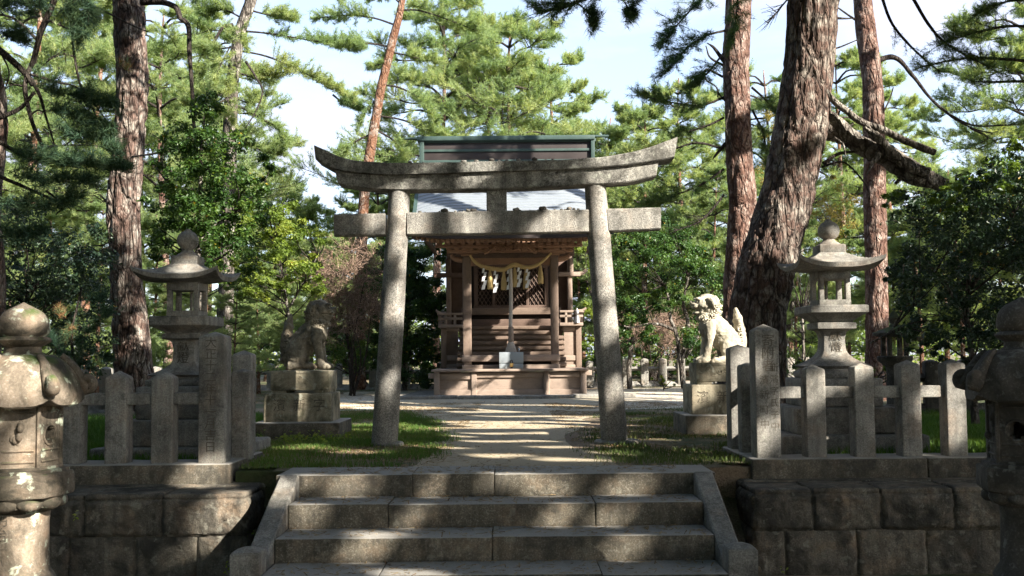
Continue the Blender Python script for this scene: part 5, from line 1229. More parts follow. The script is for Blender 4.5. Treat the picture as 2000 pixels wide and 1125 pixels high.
more(lf, br, [(1200, -20), (1220, 5), (1232, 25)], 12, 2, 26, .4, .2); more(lf, br, [(1120, 0), (1150, 25), (1160, 42)], 12, 2, 22, .35, .2)
more(lf, br, [(1120, -5), (1085, 5), (1045, 10)], 12, 2, 22, .4, .2)
more(lf, br, [(1545, -10), (1520, 20), (1500, 45)], 14, 2, 26, .5, .3); 
for p in ([(1590, -250), (1750, -320), (1900, -260), (2000, -200)], [(1590, -450), (1400, -520), (1250, -470)], [(1580, -600), (1800, -680), (1950, -640)], [(1560, -750), (1380, -850), (1200, -800)], [(1550, -950), (1700, -1050)], [(1545, -1000), (1400, -1100)]):
    P = px_limb(br, p, 14, 9, 2); spray(lf, br, P, .25, 90, 1.0, 6, .13, .009, 12, .5)
tree_end(tB, tr, lf, 'bark_big', 'needle', br)

tC = tree_begin('pine_tree', 'upright red-barked pine just behind the massive leaning pine, needles hanging on its shrine side', 19.0, 1440); tr = MB(); br = MB(); br.limbs = []; lf = MB()
trunk_mesh(tr, [(1432, 800, 60), (1436, 700, 50), (1434, 578, 46), (1440, 507, 50), (1450, 400, 54), (1444, 320, 53), (1440, 213, 51), (1438, 107, 53), (1443, 0, 51), (1446, -150, 46), (1440, -400, 34), (1435, -700, 12)], 19, amp=.022, fis=.02, sides=56)
for p, r in (([(1418, 120), (1395, 95), (1380, 85)], 5), ([(1416, 128), (1388, 112), (1378, 90)], 3), ([(1412, 150), (1380, 135), (1378, 155), (1398, 170), (1402, 190)], 2.4), ([(1420, 200), (1405, 185), (1400, 170)], 2), ([(1418, 280), (1400, 300), (1392, 312)], 4), ([(1425, 215, -.5), (1418, 250, -.6), (1430, 290, -.7)], 1.5)): px_limb(br, p, 19, r, 1)
for p, n, tl, tn in (([(1416, 60, 0), (1380, 70, -.5), (1340, 95, -1), (1300, 140, -1.2)], 60, .6, .3), ([(1418, -30), (1370, 0, -.5), (1330, 40, -1), (1295, 80, -1)], 60, .65, .3), ([(1416, 100, -.5), (1385, 140, -1), (1350, 165, -1.2)], 42, .5, .35),
                     ([(1418, -80), (1440, -20, -1.2), (1436, 40, -1.2), (1428, 85, -1.2)], 46, .45, .55), ([(1414, 190), (1370, 205), (1310, 200), (1250, 185)], 60, .6, .6), ([(1414, 290), (1360, 280), (1300, 300), (1240, 340)], 75, .7, .65),
                     ([(1414, 330), (1370, 360), (1310, 385), (1270, 400)], 70, .7, .6), ([(1414, 230), (1370, 250), (1330, 260)], 40, .5, .55), ([(1414, 380), (1370, 430), (1320, 450)], 46, .6, .4), ([(1468, 170), (1500, 200), (1520, 230)], 30, .5, .5), ([(1470, 215), (1490, 260), (1500, 320)], 30, .4, .5)):
    more(lf, br, p, 19, 2.6, n, tl, tn, .25, droop=.12)
for p in ([(1440, -200), (1600, -260), (1700, -220)], [(1440, -280), (1300, -340), (1180, -300)], [(1440, -400), (1560, -480)], [(1440, -420), (1330, -480)], [(1438, -600), (1480, -720)]):
    P = px_limb(br, p, 19, 6, 2); spray(lf, br, P, .2, 80, 1.1, 6, .13, .01, 12, .55)
tree_end(tC, tr, lf, 'bark_red', 'needle', br)

tD = tree_begin('pine_tree', 'slim dark red pine trunk behind the lit lantern, beside the shadowed broadleaf tree', 20.0, 1710); tr = MB(); br = MB(); br.limbs = []; lf = MB()
trunk_mesh(tr, [(1716, 795, 56), (1713, 720, 44), (1713, 613, 44), (1711, 507, 44), (1709, 400, 43), (1708, 320, 42), (1707, 249, 42), (1705, 178, 41), (1697, 107, 39), (1690, 53, 38), (1685, 0, 35), (1678, -150, 32), (1680, -400, 24), (1690, -650, 8)], 20, amp=.018, fis=.016, sides=48)
for p, r in (([(1712, 118), (1735, 112), (1752, 116), (1768, 130), (1790, 155), (1812, 185), (1850, 222), (1895, 250), (1940, 262)], 6), ([(1700, 60), (1665, 35), (1630, 10)], 3), ([(1708, 250), (1735, 200), (1745, 170)], 2), ([(1720, 185), (1722, 205), (1712, 225)], 5)):
    P = px_limb(br, p, 20, r, 1.2)
for p, n, tl, tn in (([(1718, -20, -5), (1745, 50, -5), (1800, 110, -5), (1835, 140, -5)], 26, .4, .3), ([(1772, -20, -6), (1815, 50, -6), (1865, 95, -6), (1950, 140, -6)], 70, .5, .3), ([(2070, 60, -6), (1980, 50, -6), (1900, 65, -6), (1850, 80, -6)], 80, .55, .35),
                     ([(2070, 130, -6), (1960, 115, -6), (1880, 115, -6), (1800, 130, -6)], 80, .5, .35), ([(2060, 10, -6), (1980, 0, -6), (1910, 25, -6)], 60, .55, .35), ([(2050, 160, -6), (1960, 160, -6), (1900, 160, -6)], 34, .4, .35),
                     ([(1850, 222), (1900, 245), (1960, 245), (2010, 240)], 70, .6, .5), ([(1895, 250), (1930, 270), (1900, 285)], 36, .5, .5)):
    P = px_limb(br, p, 20, 2.6, 1, 5); near = p[0][2] if len(p[0]) > 2 else 0
    spray(lf, br, P, .3, int(n*.62), tl, 4, .11, .0055, 11, tn+.15, droop=.05)
for p in ([(1680, -150), (1800, -220), (1900, -200)], [(1680, -250), (1550, -320)], [(1682, -350), (1800, -450)], [(1685, -450), (1600, -560)]):
    P = px_limb(br, p, 20, 6, 2); spray(lf, br, P, .2, 80, 1.1, 6, .13, .01, 12, .55)
tree_end(tD, tr, lf, 'bark_red', 'needle', br)

# ---------------------------------------------------------------- dark near pine at the picture's left side
tH = tree_begin('pine_tree', 'twisted dark pine with bare crooked boughs and blue-green needles beside the old lit lantern', 9.8, -10); tr = MB(); br = MB(); br.limbs = []; lf = MB()
trunk_mesh(tr, [(-30, 830, 60), (-25, 700, 48), (-12, 560, 42), (-18, 420, 40), (-8, 300, 38), (-2, 230, 34), (-12, 150, 28), (-40, 0, 24), (-60, -200, 16), (-60, -380, 6)], 9.8, sides=36, amp=.02, fis=.012)
for p, r0, r1 in (([(-10, 90), (20, 115), (50, 142), (66, 165)], 7, 6), ([(108, -10), (98, 15), (80, 60), (68, 110), (56, 142), (50, 170), (55, 205), (66, 245), (85, 290)], 6.5, 3.5), ([(62, 155), (78, 185), (90, 225), (107, 282)], 4.5, 1.5), ([(130, 10), (140, 60), (145, 110), (158, 168), (180, 210), (195, 245)], 3.5, 1.5),
                  ([(60, 145), (110, 160), (160, 178), (230, 262)], 3, 1), ([(0, 230), (40, 212), (68, 180)], 5, 3), ([(0, 100), (18, 140), (10, 175)], 2, 1), ([(50, 170), (30, 165), (10, 172)], 2, 1), ([(-5, 275), (40, 300), (100, 312), (200, 320)], 4.5, 1.5), ([(60, 225), (75, 215), (90, 222)], 2, 1), ([(0, 345), (60, 370), (120, 400), (110, 420)], 4, 1), ([(90, 372), (120, 395), (140, 410)], 2.4, .8)):
    px_limb(br, p, 9.5, r0, r1, 8)
for p, n, tl, dp in (([(110, -30), (130, 5), (150, 30), (165, 55)], 60, .28, .35), ([(150, -30), (165, 0), (175, 20)], 50, .28, .3), ([(140, -20), (150, 40), (150, 85)], 40, .22, .3), ([(60, -30), (80, 5), (60, 20)], 26, .25, .1),
                  ([(20, 300), (70, 308), (130, 315), (210, 322)], 100, .26, .0), ([(0, 330), (60, 345), (120, 350), (180, 350)], 80, .28, .1), ([(60, 165), (110, 180), (170, 190), (215, 200)], 90, .25, .05), ([(90, 215), (150, 225), (215, 250)], 80, .25, .1),
                  ([(110, 245), (150, 262), (200, 262)], 60, .22, .1), ([(0, 70), (25, 70), (40, 75)], 40, .2, .0), ([(-20, 390), (40, 400), (100, 400), (150, 380)], 80, .3, .1), ([(190, 320), (220, 322), (245, 325)], 50, .2, 0), ([(200, 280), (215, 285), (228, 292)], 30, .16, .0),
                  ([(0, 20), (20, 10), (60, 5)], 30, .22, .1), ([(-20, 440), (30, 455), (80, 450)], 50, .3, .1)):
    spray(lf, br, W3(p, 9.4), .05, int(n*.75), tl*1.05, 4, .10, .0062, 12, .5, droop=dp, tr=.003, var=.35)
spray(lf, br, W3([(225, 135), (238, 122), (250, 128)], 9.4), .3, 5, .1, 2, .09, .004, 16, .95, tr=.003)
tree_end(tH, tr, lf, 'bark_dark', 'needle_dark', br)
# young pine sprigs low at left
tq = tree_begin('young_pine', 'young pine with a rusty dead tuft between the tan lantern and straight dark trunk', 11.2, 150); br = MB(); lf = MB(); l2 = MB()
px_limb(br, [(150, 810), (150, 740), (140, 660), (150, 600), (160, 560)], 11.2, 3.5, 1.5)
for p, n, tn in (([(145, 700), (110, 680), (95, 650)], 14, .3), ([(145, 660), (180, 640), (210, 610)], 18, .5), ([(150, 640), (140, 640), (130, 660)], 14, .8), ([(150, 700), (185, 690), (215, 700)], 16, .3), ([(150, 720), (120, 720), (100, 730)], 14, .3), ([(155, 590), (180, 585), (200, 580)], 12, .3), ([(150, 620), (165, 655), (150, 690)], 12, .6)):
    spray(lf, br, W3(p, 11.2), .2, n, .16, 3, .10, .0045, 20, tn, tr=.003)
spray(lf, br, W3([(120, 640), (118, 615), (116, 603)], 11.1), .5, 5, .06, 3, .10, .005, 20, 1.5, tr=.003)
tree_end(tq, None, lf, None, 'needle_dark', br)

# ---------------------------------------------------------------- broadleaf trees, measured as clusters of foliage
def clusters(spec, Y, dep=.6, per=None):
    C = []; R = []
    for e in spec:
        u, v, ru, rv = e[:4]; s = Y/F_PX; nc = max(8, int(ru*rv/120))
        for k in range(nc):
            a = RNG.uniform(0, 2*np.pi); q = math.sqrt(RNG.random()); yy = Y+RNG.uniform(-1, 1)*dep
            C.append(at(u+ru*q*math.cos(a), v+rv*q*math.sin(a), yy)); r = RNG.uniform(.5, 1.1)*min(ru, rv)*s*.24; R.append((r*1.3, r*1.3, r*.9))
    return np.array(C), np.array(R)
def broad(name, label, Y, base, spec, n, size, mat, tone=.5, dep=.6, stems=(), bark_m='bark_grey', lit=None, cat='tree', group=None, var=.25, trunk_r=5):
    t = tree_begin(name, label, Y, base, group, cat); wd = MB(); br = MB(); lf = MB(); C, R = clusters(spec, Y, dep)
    leaves(lf, C, R, n, size, tone, var)
    for p, r0, r1 in stems: px_limb(wd, p, Y, r0, r1, 9)
    root = at(base, 700, Y); root[2] = 0
    if not stems: tube(wd, smooth_path([root, root*.5+C.mean(0)*.5, C.mean(0)], 12), np.linspace(trunk_r, trunk_r*.4, 12)*Y/F_PX, 8)
    idx = RNG.choice(len(C), min(len(C), 45), replace=False); mid = C.mean(0)*.75+root*.25
    stem_pts = np.concatenate([smooth_path(W3(p, Y), 12) for p, _, _ in stems]) if stems else np.array([root*(1-q)+C.mean(0)*q for q in np.linspace(.2, 1, 10)])
    for i in idx:
        a = stem_pts[np.argmin(np.linalg.norm(stem_pts-C[i], axis=1)+np.abs(stem_pts[:, 2]-C[i][2]+.5)*.5)]; tube(br, smooth_path([a, (a+C[i])/2+rdir(1)[0]*.08, C[i]], 7), np.linspace(.014, .004, 7), 5)
    A = C[RNG.integers(0, len(C), 260)]; sticks(br, A, A+rdir(260)*R.mean()*1.5, .004, .0015)
    if lit is not None:
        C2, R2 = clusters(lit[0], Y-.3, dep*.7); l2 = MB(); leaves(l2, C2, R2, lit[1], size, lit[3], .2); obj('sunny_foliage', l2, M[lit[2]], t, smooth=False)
    tree_end(t, wd, lf, bark_m, mat, br); return t
broad('evergreen_tree', 'glossy dark green broadleaf tree rising behind the shaded square lantern', 13.2, 388,
      [(400, 225, 45, 45), (350, 300, 60, 60), (430, 300, 70, 60), (330, 380, 50, 60), (410, 390, 85, 70), (480, 400, 60, 50), (360, 460, 70, 40), (440, 490, 70, 60), (500, 330, 40, 30), (310, 470, 30, 40)], 25500, 0.061, 'leaf', .42, .9,
      stems=[([(392, 800), (390, 640), (386, 500), (388, 400), (395, 300), (400, 215)], 7, 1.5), ([(387, 470), (420, 440), (455, 420)], 3, 1.5), ([(387, 450), (350, 400), (330, 360)], 3, 1.5)])
broad('evergreen_tree', 'yellow-green sunlit broadleaf tree between the square lantern and the gate lintel', 16.5, 575,
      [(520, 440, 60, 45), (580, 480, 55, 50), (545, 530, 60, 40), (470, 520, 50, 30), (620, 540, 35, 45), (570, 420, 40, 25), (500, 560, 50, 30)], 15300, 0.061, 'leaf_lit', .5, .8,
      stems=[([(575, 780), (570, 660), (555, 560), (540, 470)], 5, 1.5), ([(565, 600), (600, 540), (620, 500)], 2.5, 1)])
broad('evergreen_shrub', 'dark blue-green evergreen shrub mass behind the old lit lantern', 14.6, 60,
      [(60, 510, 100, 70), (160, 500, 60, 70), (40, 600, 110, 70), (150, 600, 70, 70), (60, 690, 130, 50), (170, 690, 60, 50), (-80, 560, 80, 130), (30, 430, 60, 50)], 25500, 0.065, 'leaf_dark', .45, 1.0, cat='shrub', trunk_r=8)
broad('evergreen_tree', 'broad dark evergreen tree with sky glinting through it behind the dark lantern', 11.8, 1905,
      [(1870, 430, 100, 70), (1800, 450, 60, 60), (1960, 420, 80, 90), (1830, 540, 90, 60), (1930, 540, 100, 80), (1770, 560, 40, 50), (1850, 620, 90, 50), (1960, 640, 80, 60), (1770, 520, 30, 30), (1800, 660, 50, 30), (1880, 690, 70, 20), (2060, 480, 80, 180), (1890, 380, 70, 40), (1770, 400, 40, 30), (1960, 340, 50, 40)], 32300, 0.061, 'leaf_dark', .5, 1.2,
      stems=[([(1905, 830), (1900, 720), (1890, 600), (1900, 480), (1930, 380)], 8, 2), ([(1895, 640), (1850, 560), (1800, 500)], 4, 1.5), ([(1898, 560), (1950, 480), (1990, 400)], 4, 1.5), ([(1700, 670), (1735, 650), (1770, 610), (1800, 580)], 2, 1)],
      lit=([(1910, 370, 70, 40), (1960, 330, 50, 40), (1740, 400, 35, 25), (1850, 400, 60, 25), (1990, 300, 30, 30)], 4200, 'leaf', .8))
broad('evergreen_tree', 'dark round evergreen just left of the shrine hall', 27.5, 790,
      [(770, 510, 60, 50), (840, 560, 50, 70), (780, 600, 70, 60), (840, 650, 55, 60), (760, 690, 70, 45), (830, 715, 60, 40), (850, 500, 35, 30), (725, 600, 35, 60)], 40000, 0.10, 'leaf', .25, 1.2, trunk_r=6)
broad('evergreen_shrub', 'shaded shrub with pale leaves between the shaded lion and the gate pillar', 25.5, 690,
      [(680, 640, 40, 50), (700, 690, 50, 40), (640, 680, 40, 30), (720, 560, 25, 50)], 7650, 0.072, 'leaf', .5, 1.0, cat='shrub', trunk_r=5)
broad('evergreen_tree', 'blue-green round evergreen tree right behind the sunlit gate pillar', 26.5, 1240,
      [(1240, 640, 50, 40), (1380, 640, 40, 60), (1225, 490, 50, 45), (1260, 450, 50, 35), (1300, 520, 50, 50), (1220, 560, 40, 50), (1340, 480, 50, 40), (1380, 540, 40, 50), (1290, 590, 70, 25), (1200, 620, 30, 30)], 32000, 0.09, 'leaf', .38, 1.2,
      stems=[([(1342, 790), (1330, 720), (1322, 660), (1310, 620), (1300, 560)], 6, 2), ([(1330, 710), (1345, 640), (1335, 590), (1345, 540)], 5, 2), ([(1318, 645), (1280, 632), (1230, 640), (1205, 625)], 3.5, 1.2), ([(1340, 700), (1365, 650), (1372, 600)], 3.5, 1.5), ([(1229, 790), (1230, 700), (1238, 660)], 6, 4)])
broad('evergreen_shrub', 'bright yellow-green bush between shrine hall and sunlit pillar', 31, 1165,
      [(1150, 500, 25, 40), (1165, 560, 25, 60), (1150, 640, 25, 50), (1180, 700, 30, 30)], 5440, 0.086, 'leaf_lit', .5, .8, cat='shrub', trunk_r=4)
broad('evergreen_shrub', 'loose green bush seen under the leaning pine left of the lit lantern', 19.5, 1570,
      [(1560, 560, 30, 60), (1570, 640, 40, 40), (1550, 700, 40, 40), (1590, 720, 40, 30), (1600, 500, 30, 40)], 7140, 0.061, 'leaf', .6, .9, cat='shrub', trunk_r=5)
broad('autumn_tree', 'thin tree with sparse tan autumn leaves seen beyond the leaning pine', 34, 1520,
      [(1520, 260, 35, 50), (1510, 360, 35, 60), (1600, 440, 50, 50), (1640, 400, 40, 60), (1630, 520, 40, 40)], 6120, 0.094, 'autumn', .5, 1.2, trunk_r=6)
broad('evergreen_shrub', 'low mossy bush at the foot of the red slim pine beside the moss-roofed lantern', 17.5, 1700, [(1690, 740, 30, 22), (1745, 730, 40, 22)], 3060, 0.043, 'leaf_lit', .25, .4, cat='shrub', trunk_r=2)
broad('evergreen_shrub', 'small golden-green bush in front of the sun-flecked far fence', 25.5, 1295, [(1290, 742, 26, 8), (1305, 746, 20, 7)], 2550, 0.036, 'leaf_lit', .6, .3, cat='shrub', trunk_r=1)
broad('evergreen_shrub', 'dark leafy undergrowth behind the sun-flecked far fence', 31, 1300,
      [(1200, 700, 40, 35), (1260, 710, 45, 30), (1330, 700, 50, 35), (1400, 700, 40, 40), (1160, 720, 30, 25), (1450, 690, 30, 40), (1230, 650, 40, 30), (1380, 650, 40, 30)], 16000, .11, 'leaf', .45, 1.0, cat='shrub', trunk_r=4)
broad('evergreen_shrub', 'dark leafy undergrowth behind the blue-grey far fence', 31.5, 720,
      [(560, 690, 50, 40), (640, 700, 50, 35), (720, 700, 50, 40), (790, 710, 50, 35), (600, 650, 40, 30), (690, 660, 40, 30)], 15000, .11, 'leaf', .4, 1.0, cat='shrub', trunk_r=4)
# dead brown thicket
def thicket(name, label, Y, spec, n, mat, base):
    t = tree_begin(name, label, Y, base, cat='shrub'); mb = MB(); C, R = clusters(spec, Y, .8); A = C[RNG.integers(0, len(C), n)]+rdir(n)*R.mean()*1.2
    D = unit(rdir(n)+np.array([0, 0, .35])); B = A+D*RNG.uniform(.15, .7, n)[:, None]; sticks(mb, A, B, .008, .003); C2 = A+(B-A)*RNG.uniform(.3, 1, n)[:, None]; sticks(mb, C2, C2+rdir(n)*.25, .005, .002)
    obj('twigs', mb, M[mat], t, smooth=False)
    st = MB(); root = at(base, 740, Y); root[2] = 0
    for k in range(7): c = C[RNG.integers(0, len(C))]; tube(st, smooth_path([root+rdir(1)[0]*.1, (root+c)/2+rdir(1)[0]*.2, c], 8), np.linspace(.03, .008, 8), 5)
    obj('stem', st, M['twig'], t)
thicket('dead_shrub', 'tangle of dead reddish-brown twigs left of the shaded gate pillar', 24.5, [(700, 520, 35, 40), (670, 580, 40, 40), (700, 620, 35, 40), (650, 640, 30, 30), (620, 540, 30, 25)], 1500, 'deadtwig', 690)
thicket('dead_shrub', 'tangle of bare brown twigs behind the sun-flecked far fence', 30, [(1240, 660, 50, 30), (1300, 650, 50, 35), (1380, 660, 30, 30)], 1100, 'deadtwig', 1270)

# ---------------------------------------------------------------- orange pine E and grey pine G
tE = tree_begin('pine_tree', 'slender orange-trunked pine leaning behind the shaded gate pillar', 29, 706); tr = MB(); br = MB(); br.limbs = []; lf = MB()
trunk_mesh(tr, [(700, 765, 27), (702, 620, 24), (706, 500, 22), (710, 400, 21), (716, 340, 21), (724, 290, 20), (734, 230, 19), (744, 175, 18), (757, 120, 17), (768, 75, 17), (782, 20, 14), (795, -60, 10), (800, -120, 5)], 29, amp=.012, fis=.006, sides=28, step=.1)
for p, n, tl, tn in (([(745, 165), (790, 175), (830, 205), (850, 235)], 60, .8, .5), ([(735, 225), (790, 235), (850, 260), (890, 275)], 70, .9, .6), ([(762, 100), (800, 110), (850, 120)], 60, .8, .6), ([(764, 92), (720, 85), (670, 90), (610, 75)], 70, .8, .35), ([(775, 50), (730, 35), (680, 30), (620, 35)], 60, .8, .45),
                     ([(782, 20), (820, 20), (880, 40), (930, 60)], 80, 1., .55), ([(785, 10), (760, -10), (720, -5)], 40, .8, .5), ([(790, -30), (850, -20), (930, 0)], 70, 1., .5), ([(740, 190), (720, 210), (700, 240)], 22, .6, .4), ([(728, 260), (690, 280), (670, 300)], 34, .7, .5), ([(795, -60), (780, -110), (820, -130)], 50, 1, .5), ([(730, 250), (775, 280), (790, 320)], 40, .8, .6), ([(760, 110), (745, 125), (725, 130)], 24, .5, .5)):
    more(lf, br, p, 29, 2.2, int(n*1.1), tl, tn, .3, m=6, L=.15, w=.014, k=12)
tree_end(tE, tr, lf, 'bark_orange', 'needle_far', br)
tG = tree_begin('pine_tree', 'grey-brown pine with sunlit needle pads stretching out above the glossy tree', 24, 455); tr = MB(); br = MB(); br.limbs = []; lf = MB()
trunk_mesh(tr, [(430, 790, 38), (440, 600, 32), (446, 400, 29), (450, 230, 27), (456, 140, 25), (470, 60, 23), (490, 0, 22), (505, -80, 17), (515, -220, 10), (520, -320, 4)], 24, amp=.015, fis=.01, sides=32, step=.09)
px_limb(br, [(455, 48), (435, 55), (420, 78), (400, 100), (385, 126)], 24, 3.5, 2); px_limb(br, [(480, 120), (500, 150), (512, 180), (500, 215), (480, 250)], 23, 2.6, 1)
for p, n, tl, tn in (([(478, 60), (530, 66), (600, 78), (700, 92)], 34, .5, .25), ([(600, 78), (650, 85), (700, 92)], 50, .5, .3), ([(470, 100), (520, 110), (590, 140), (640, 165), (690, 195)], 110, .6, .75), ([(650, 185), (670, 200), (700, 210)], 44, .4, .15), ([(465, 110), (420, 120), (380, 150)], 60, .6, .55), ([(470, 90), (430, 95), (400, 100)], 44, .6, .6), ([(488, 20), (530, 30), (570, 35)], 60, .6, .6), ([(480, 40), (440, 20), (400, 25)], 60, .7, .4),
                     ([(492, 0), (440, -20), (380, 0)], 60, .7, .4), ([(460, 140), (500, 150), (560, 140)], 60, .7, .75), ([(455, 180), (410, 190), (370, 200)], 50, .6, .65), ([(452, 200), (490, 220), (540, 250), (560, 280)], 60, .6, .5), ([(450, 260), (500, 290), (550, 300)], 60, .7, .5), ([(505, -60), (560, -70), (620, -50), (660, -10)], 60, .8, .5), ([(510, -100), (450, -120)], 50, .8, .5), ([(515, -200), (540, -260)], 50, .8, .5)):
    more(lf, br, p, 24, 2.2, int(n*1.1), tl, tn, .25, m=6, L=.14, w=.011, k=12)
for p, n in (([(458, 120, -.5), (462, 150, -.7), (450, 175, -.7)], 34), ([(450, 190, -.5), (440, 215, -.7), (455, 240, -.7)], 30), ([(475, 40, -.5), (470, 75, -.7), (480, 95, -.7)], 24), ([(450, 90, -.5), (430, 130, -.9), (415, 170, -1)], 34)): more(lf, br, p, 24, 1.5, n, .5, .7, .1, m=5, L=.14, w=.011, k=12)
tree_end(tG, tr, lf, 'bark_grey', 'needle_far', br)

FILTER[0] = False
# ---------------------------------------------------------------- woods behind: a few pines built once and copied
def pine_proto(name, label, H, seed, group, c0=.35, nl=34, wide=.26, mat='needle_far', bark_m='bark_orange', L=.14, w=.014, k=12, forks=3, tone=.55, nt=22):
    global RNG
    keep = RNG; RNG = np.random.default_rng(seed); r = random.Random(seed); t = thing(name, label, 'tree', (0, 0, 0), group); tr = MB(); br = MB(); lf = MB()
    lean = r.uniform(-.06, .06); P = np.array([(lean*H*q+.25*math.sin(q*4+seed)*q, .2*math.sin(q*3+seed*2)*q, H*q-.1) for q in np.linspace(0, 1, 20)])
    r0 = H*.0135; tube(tr, P, r0*(1-.88*np.linspace(0, 1, 20))*(1+.4*np.exp(-np.linspace(0, 1, 20)*30)), 12, amp=.02, ns=3)
    for i in range(nl):
        q = c0+(1-c0)*((i+.5)/nl)**.85; p = P[min(19, int(q*19))]; az = i*2.4+r.uniform(-.4, .4); ln = H*wide*(1-((q-c0)/(1-c0))**1.6*.72)*r.uniform(.65, 1.1)
        d = np.array([math.cos(az), math.sin(az), 0]); rise = r.uniform(-.1, .75)
        pts = [p, p+d*ln*.35+[0, 0, rise*ln*.35], p+d*ln*.7+[0, 0, rise*ln*.35-.04*ln], p+d*ln+[0, 0, rise*ln*.35+.02*ln]]; Q = smooth_path(pts, 10); tube(br, Q, np.linspace(r0*.28, r0*.06, 10), 5)
        for f in range(forks):
            s = 4+f*2; e = Q[s]+unit(d+np.cross(d, [0, 0, 1])*(1 if (f+i) % 2 else -1)*1.1)*ln*.38+[0, 0, r.uniform(-.05, .22)*ln]; G = smooth_path([Q[s], (Q[s]+e)/2+[0, 0, .04], e], 6); tube(br, G, np.linspace(r0*.12, r0*.04, 6), 4)
            spray(lf, br, G, .25, nt, ln*.22+.3, 5, L, w, k, tone+r.uniform(-.25, .25), up=.35, flat=.6)
        spray(lf, br, Q[5:], .0, nt, ln*.22+.3, 5, L, w, k, tone+r.uniform(-.25, .25), up=.35, flat=.6)
    tree_end(t, tr, lf, bark_m, mat, br); RNG = keep; t['H'] = H; return t
GP = None
protoP = [pine_proto('pine_tree', '', 12, 11, GP), pine_proto('pine_tree', '', 11, 23, GP, c0=.25, wide=.30), pine_proto('pine_tree', '', 12, 37, GP, c0=.45, wide=.33, nl=28, bark_m='bark_red'), pine_proto('pine_tree', '', 9, 53, GP, c0=.10, wide=.30, nl=36, tone=.5)]
used = set()
def place_tree(i, u, vtop, Y, rot, label, group=None):
    src = protoP[i]; H = src['H']; h = zat(u, vtop, Y)+.1; s = h/H; x = xat(u, 700, Y); o = src
    if i in used: o = src.copy(); COL.objects.link(o); [clone(c, None, parent=o) for c in src.children]
    used.add(i); o.location = (x, Y, -.05); o.rotation_euler = (0, 0, rot); o.scale = (s, s, s)
    o['label'] = label
    if group: o['group'] = group
    if 'H' in o and o is not src: del o['H']
    return o
far = [
 # u, vtop, Y, proto
 (60, -160, 31, 0, 'tall bright pine filling the corner behind the twisted dark boughs'),
 (165, -60, 37, 1, 'pale green pine glowing between the twisted boughs and the straight trunk'),
 (330, 20, 33, 2, 'tall sunlit pine directly above the glossy broadleaf tree'),
 (275, 130, 45, 1, 'hazy light pine showing beside the straight dark trunk'),
 (408, 60, 44, 0, 'yellow-green pine crown between hanging dead branch and grey pine'),
 (560, 330, 46, 3, 'small round-topped pine below the stretched needle pads'),
 (625, 390, 50, 1, 'low distant pine under the upswept end of the shaded lintel'),
 (850, 0, 41, 2, 'high airy pine between the leaning orange trunk and the roof ridge'),
 (948, 20, 44, 0, 'broad pale pine rising straight above the middle of the roof ridge'),
 (1018, 55, 41, 2, 'light green pine with forked red trunk above the roof ridge'),
 (1100, 120, 46, 1, 'rounded pale pine crown above the end of the roof ridge'),
 (1185, 225, 44, 3, 'small pointed pine standing in the gap of open sky'),
 (1262, 190, 36, 1, 'full green pine behind the sunlit upswept lintel end'),
 (1340, 150, 40, 0, 'pale pine filling the space behind the hanging needles'),
 (1395, 330, 33, 3, 'dense young pine between the sunlit lintel and red-barked pine'),
 (1500, 130, 44, 2, 'thin distant pine between the red-barked and leaning trunks'),
 (1650, 90, 42, 0, 'bright pine seen between the leaning trunk and slim red trunk'),
 (1760, 160, 45, 1, 'distant pine beyond the broken limb'),
 (1850, 330, 42, 3, 'low round pine beyond the tip of the broken limb'),
 (1975, 330, 38, 1, 'hazy pine rising over the broad dark evergreen tree'),
 (740, 280, 48, 0, 'faint pine crown behind the leaning orange trunk above the lintel'),
 (800, 300, 52, 1, 'low hazy pine touching the end of the roof ridge'),
 (1140, 300, 50, 0, 'low hazy pine beside the ridge pole end'),
]
for k, (u, vt, Y, i, lab) in enumerate(far): place_tree(i, u, vt, Y, k*1.7, lab)
low = [(20, 420, 27), (110, 380, 30), (190, 400, 26), (300, 420, 30), (350, 520, 23), (455, 545, 22), (505, 500, 27), (560, 560, 24), (610, 600, 30), (655, 450, 34), (700, 400, 42), (740, 470, 38), (1130, 420, 40), (1200, 460, 42), (1265, 420, 40), (1330, 450, 44), (1390, 470, 36), (1480, 430, 34), (1555, 430, 32), (1610, 520, 34), (1660, 450, 40), (1745, 430, 36), (1800, 380, 34), (1880, 360, 32), (1960, 370, 34), (2040, 380, 30), (-60, 350, 30), (240, 520, 30), (2100, 300, 34), (860, 560, 45), (1005, 600, 46), (1430, 380, 42), (400, 330, 40), (520, 420, 42), (1700, 330, 50), (480, 380, 52), (1545, 300, 52), (1290, 300, 52), (80, 250, 50)]
for k, (u, vt, Y) in enumerate(low): place_tree([3, 1, 3, 0][k % 4], u, vt, Y, k*2.3+.5, 'young pine in the background woods beyond the fences', 'young pines in the background woods')
# distant woods closing the horizon
def far_woods():
    mb = MB(); C = []; R = []
    for k in range(900):
        x = RNG.uniform(-75, 75); y = RNG.uniform(60, 95); h = RNG.uniform(3.0, 6.5)
        for q in range(3): C.append((x+RNG.uniform(-1, 1), y, h*RNG.uniform(.1, 1.0))); R.append((1.2, 1.2, .9))
    leaves(mb, np.array(C), np.array(R), 60000, .42, .35, .3); return obj('woods', mb, M['leaf_lit'], smooth=False, kind='stuff', label='distant woods closing the horizon')
far_woods()
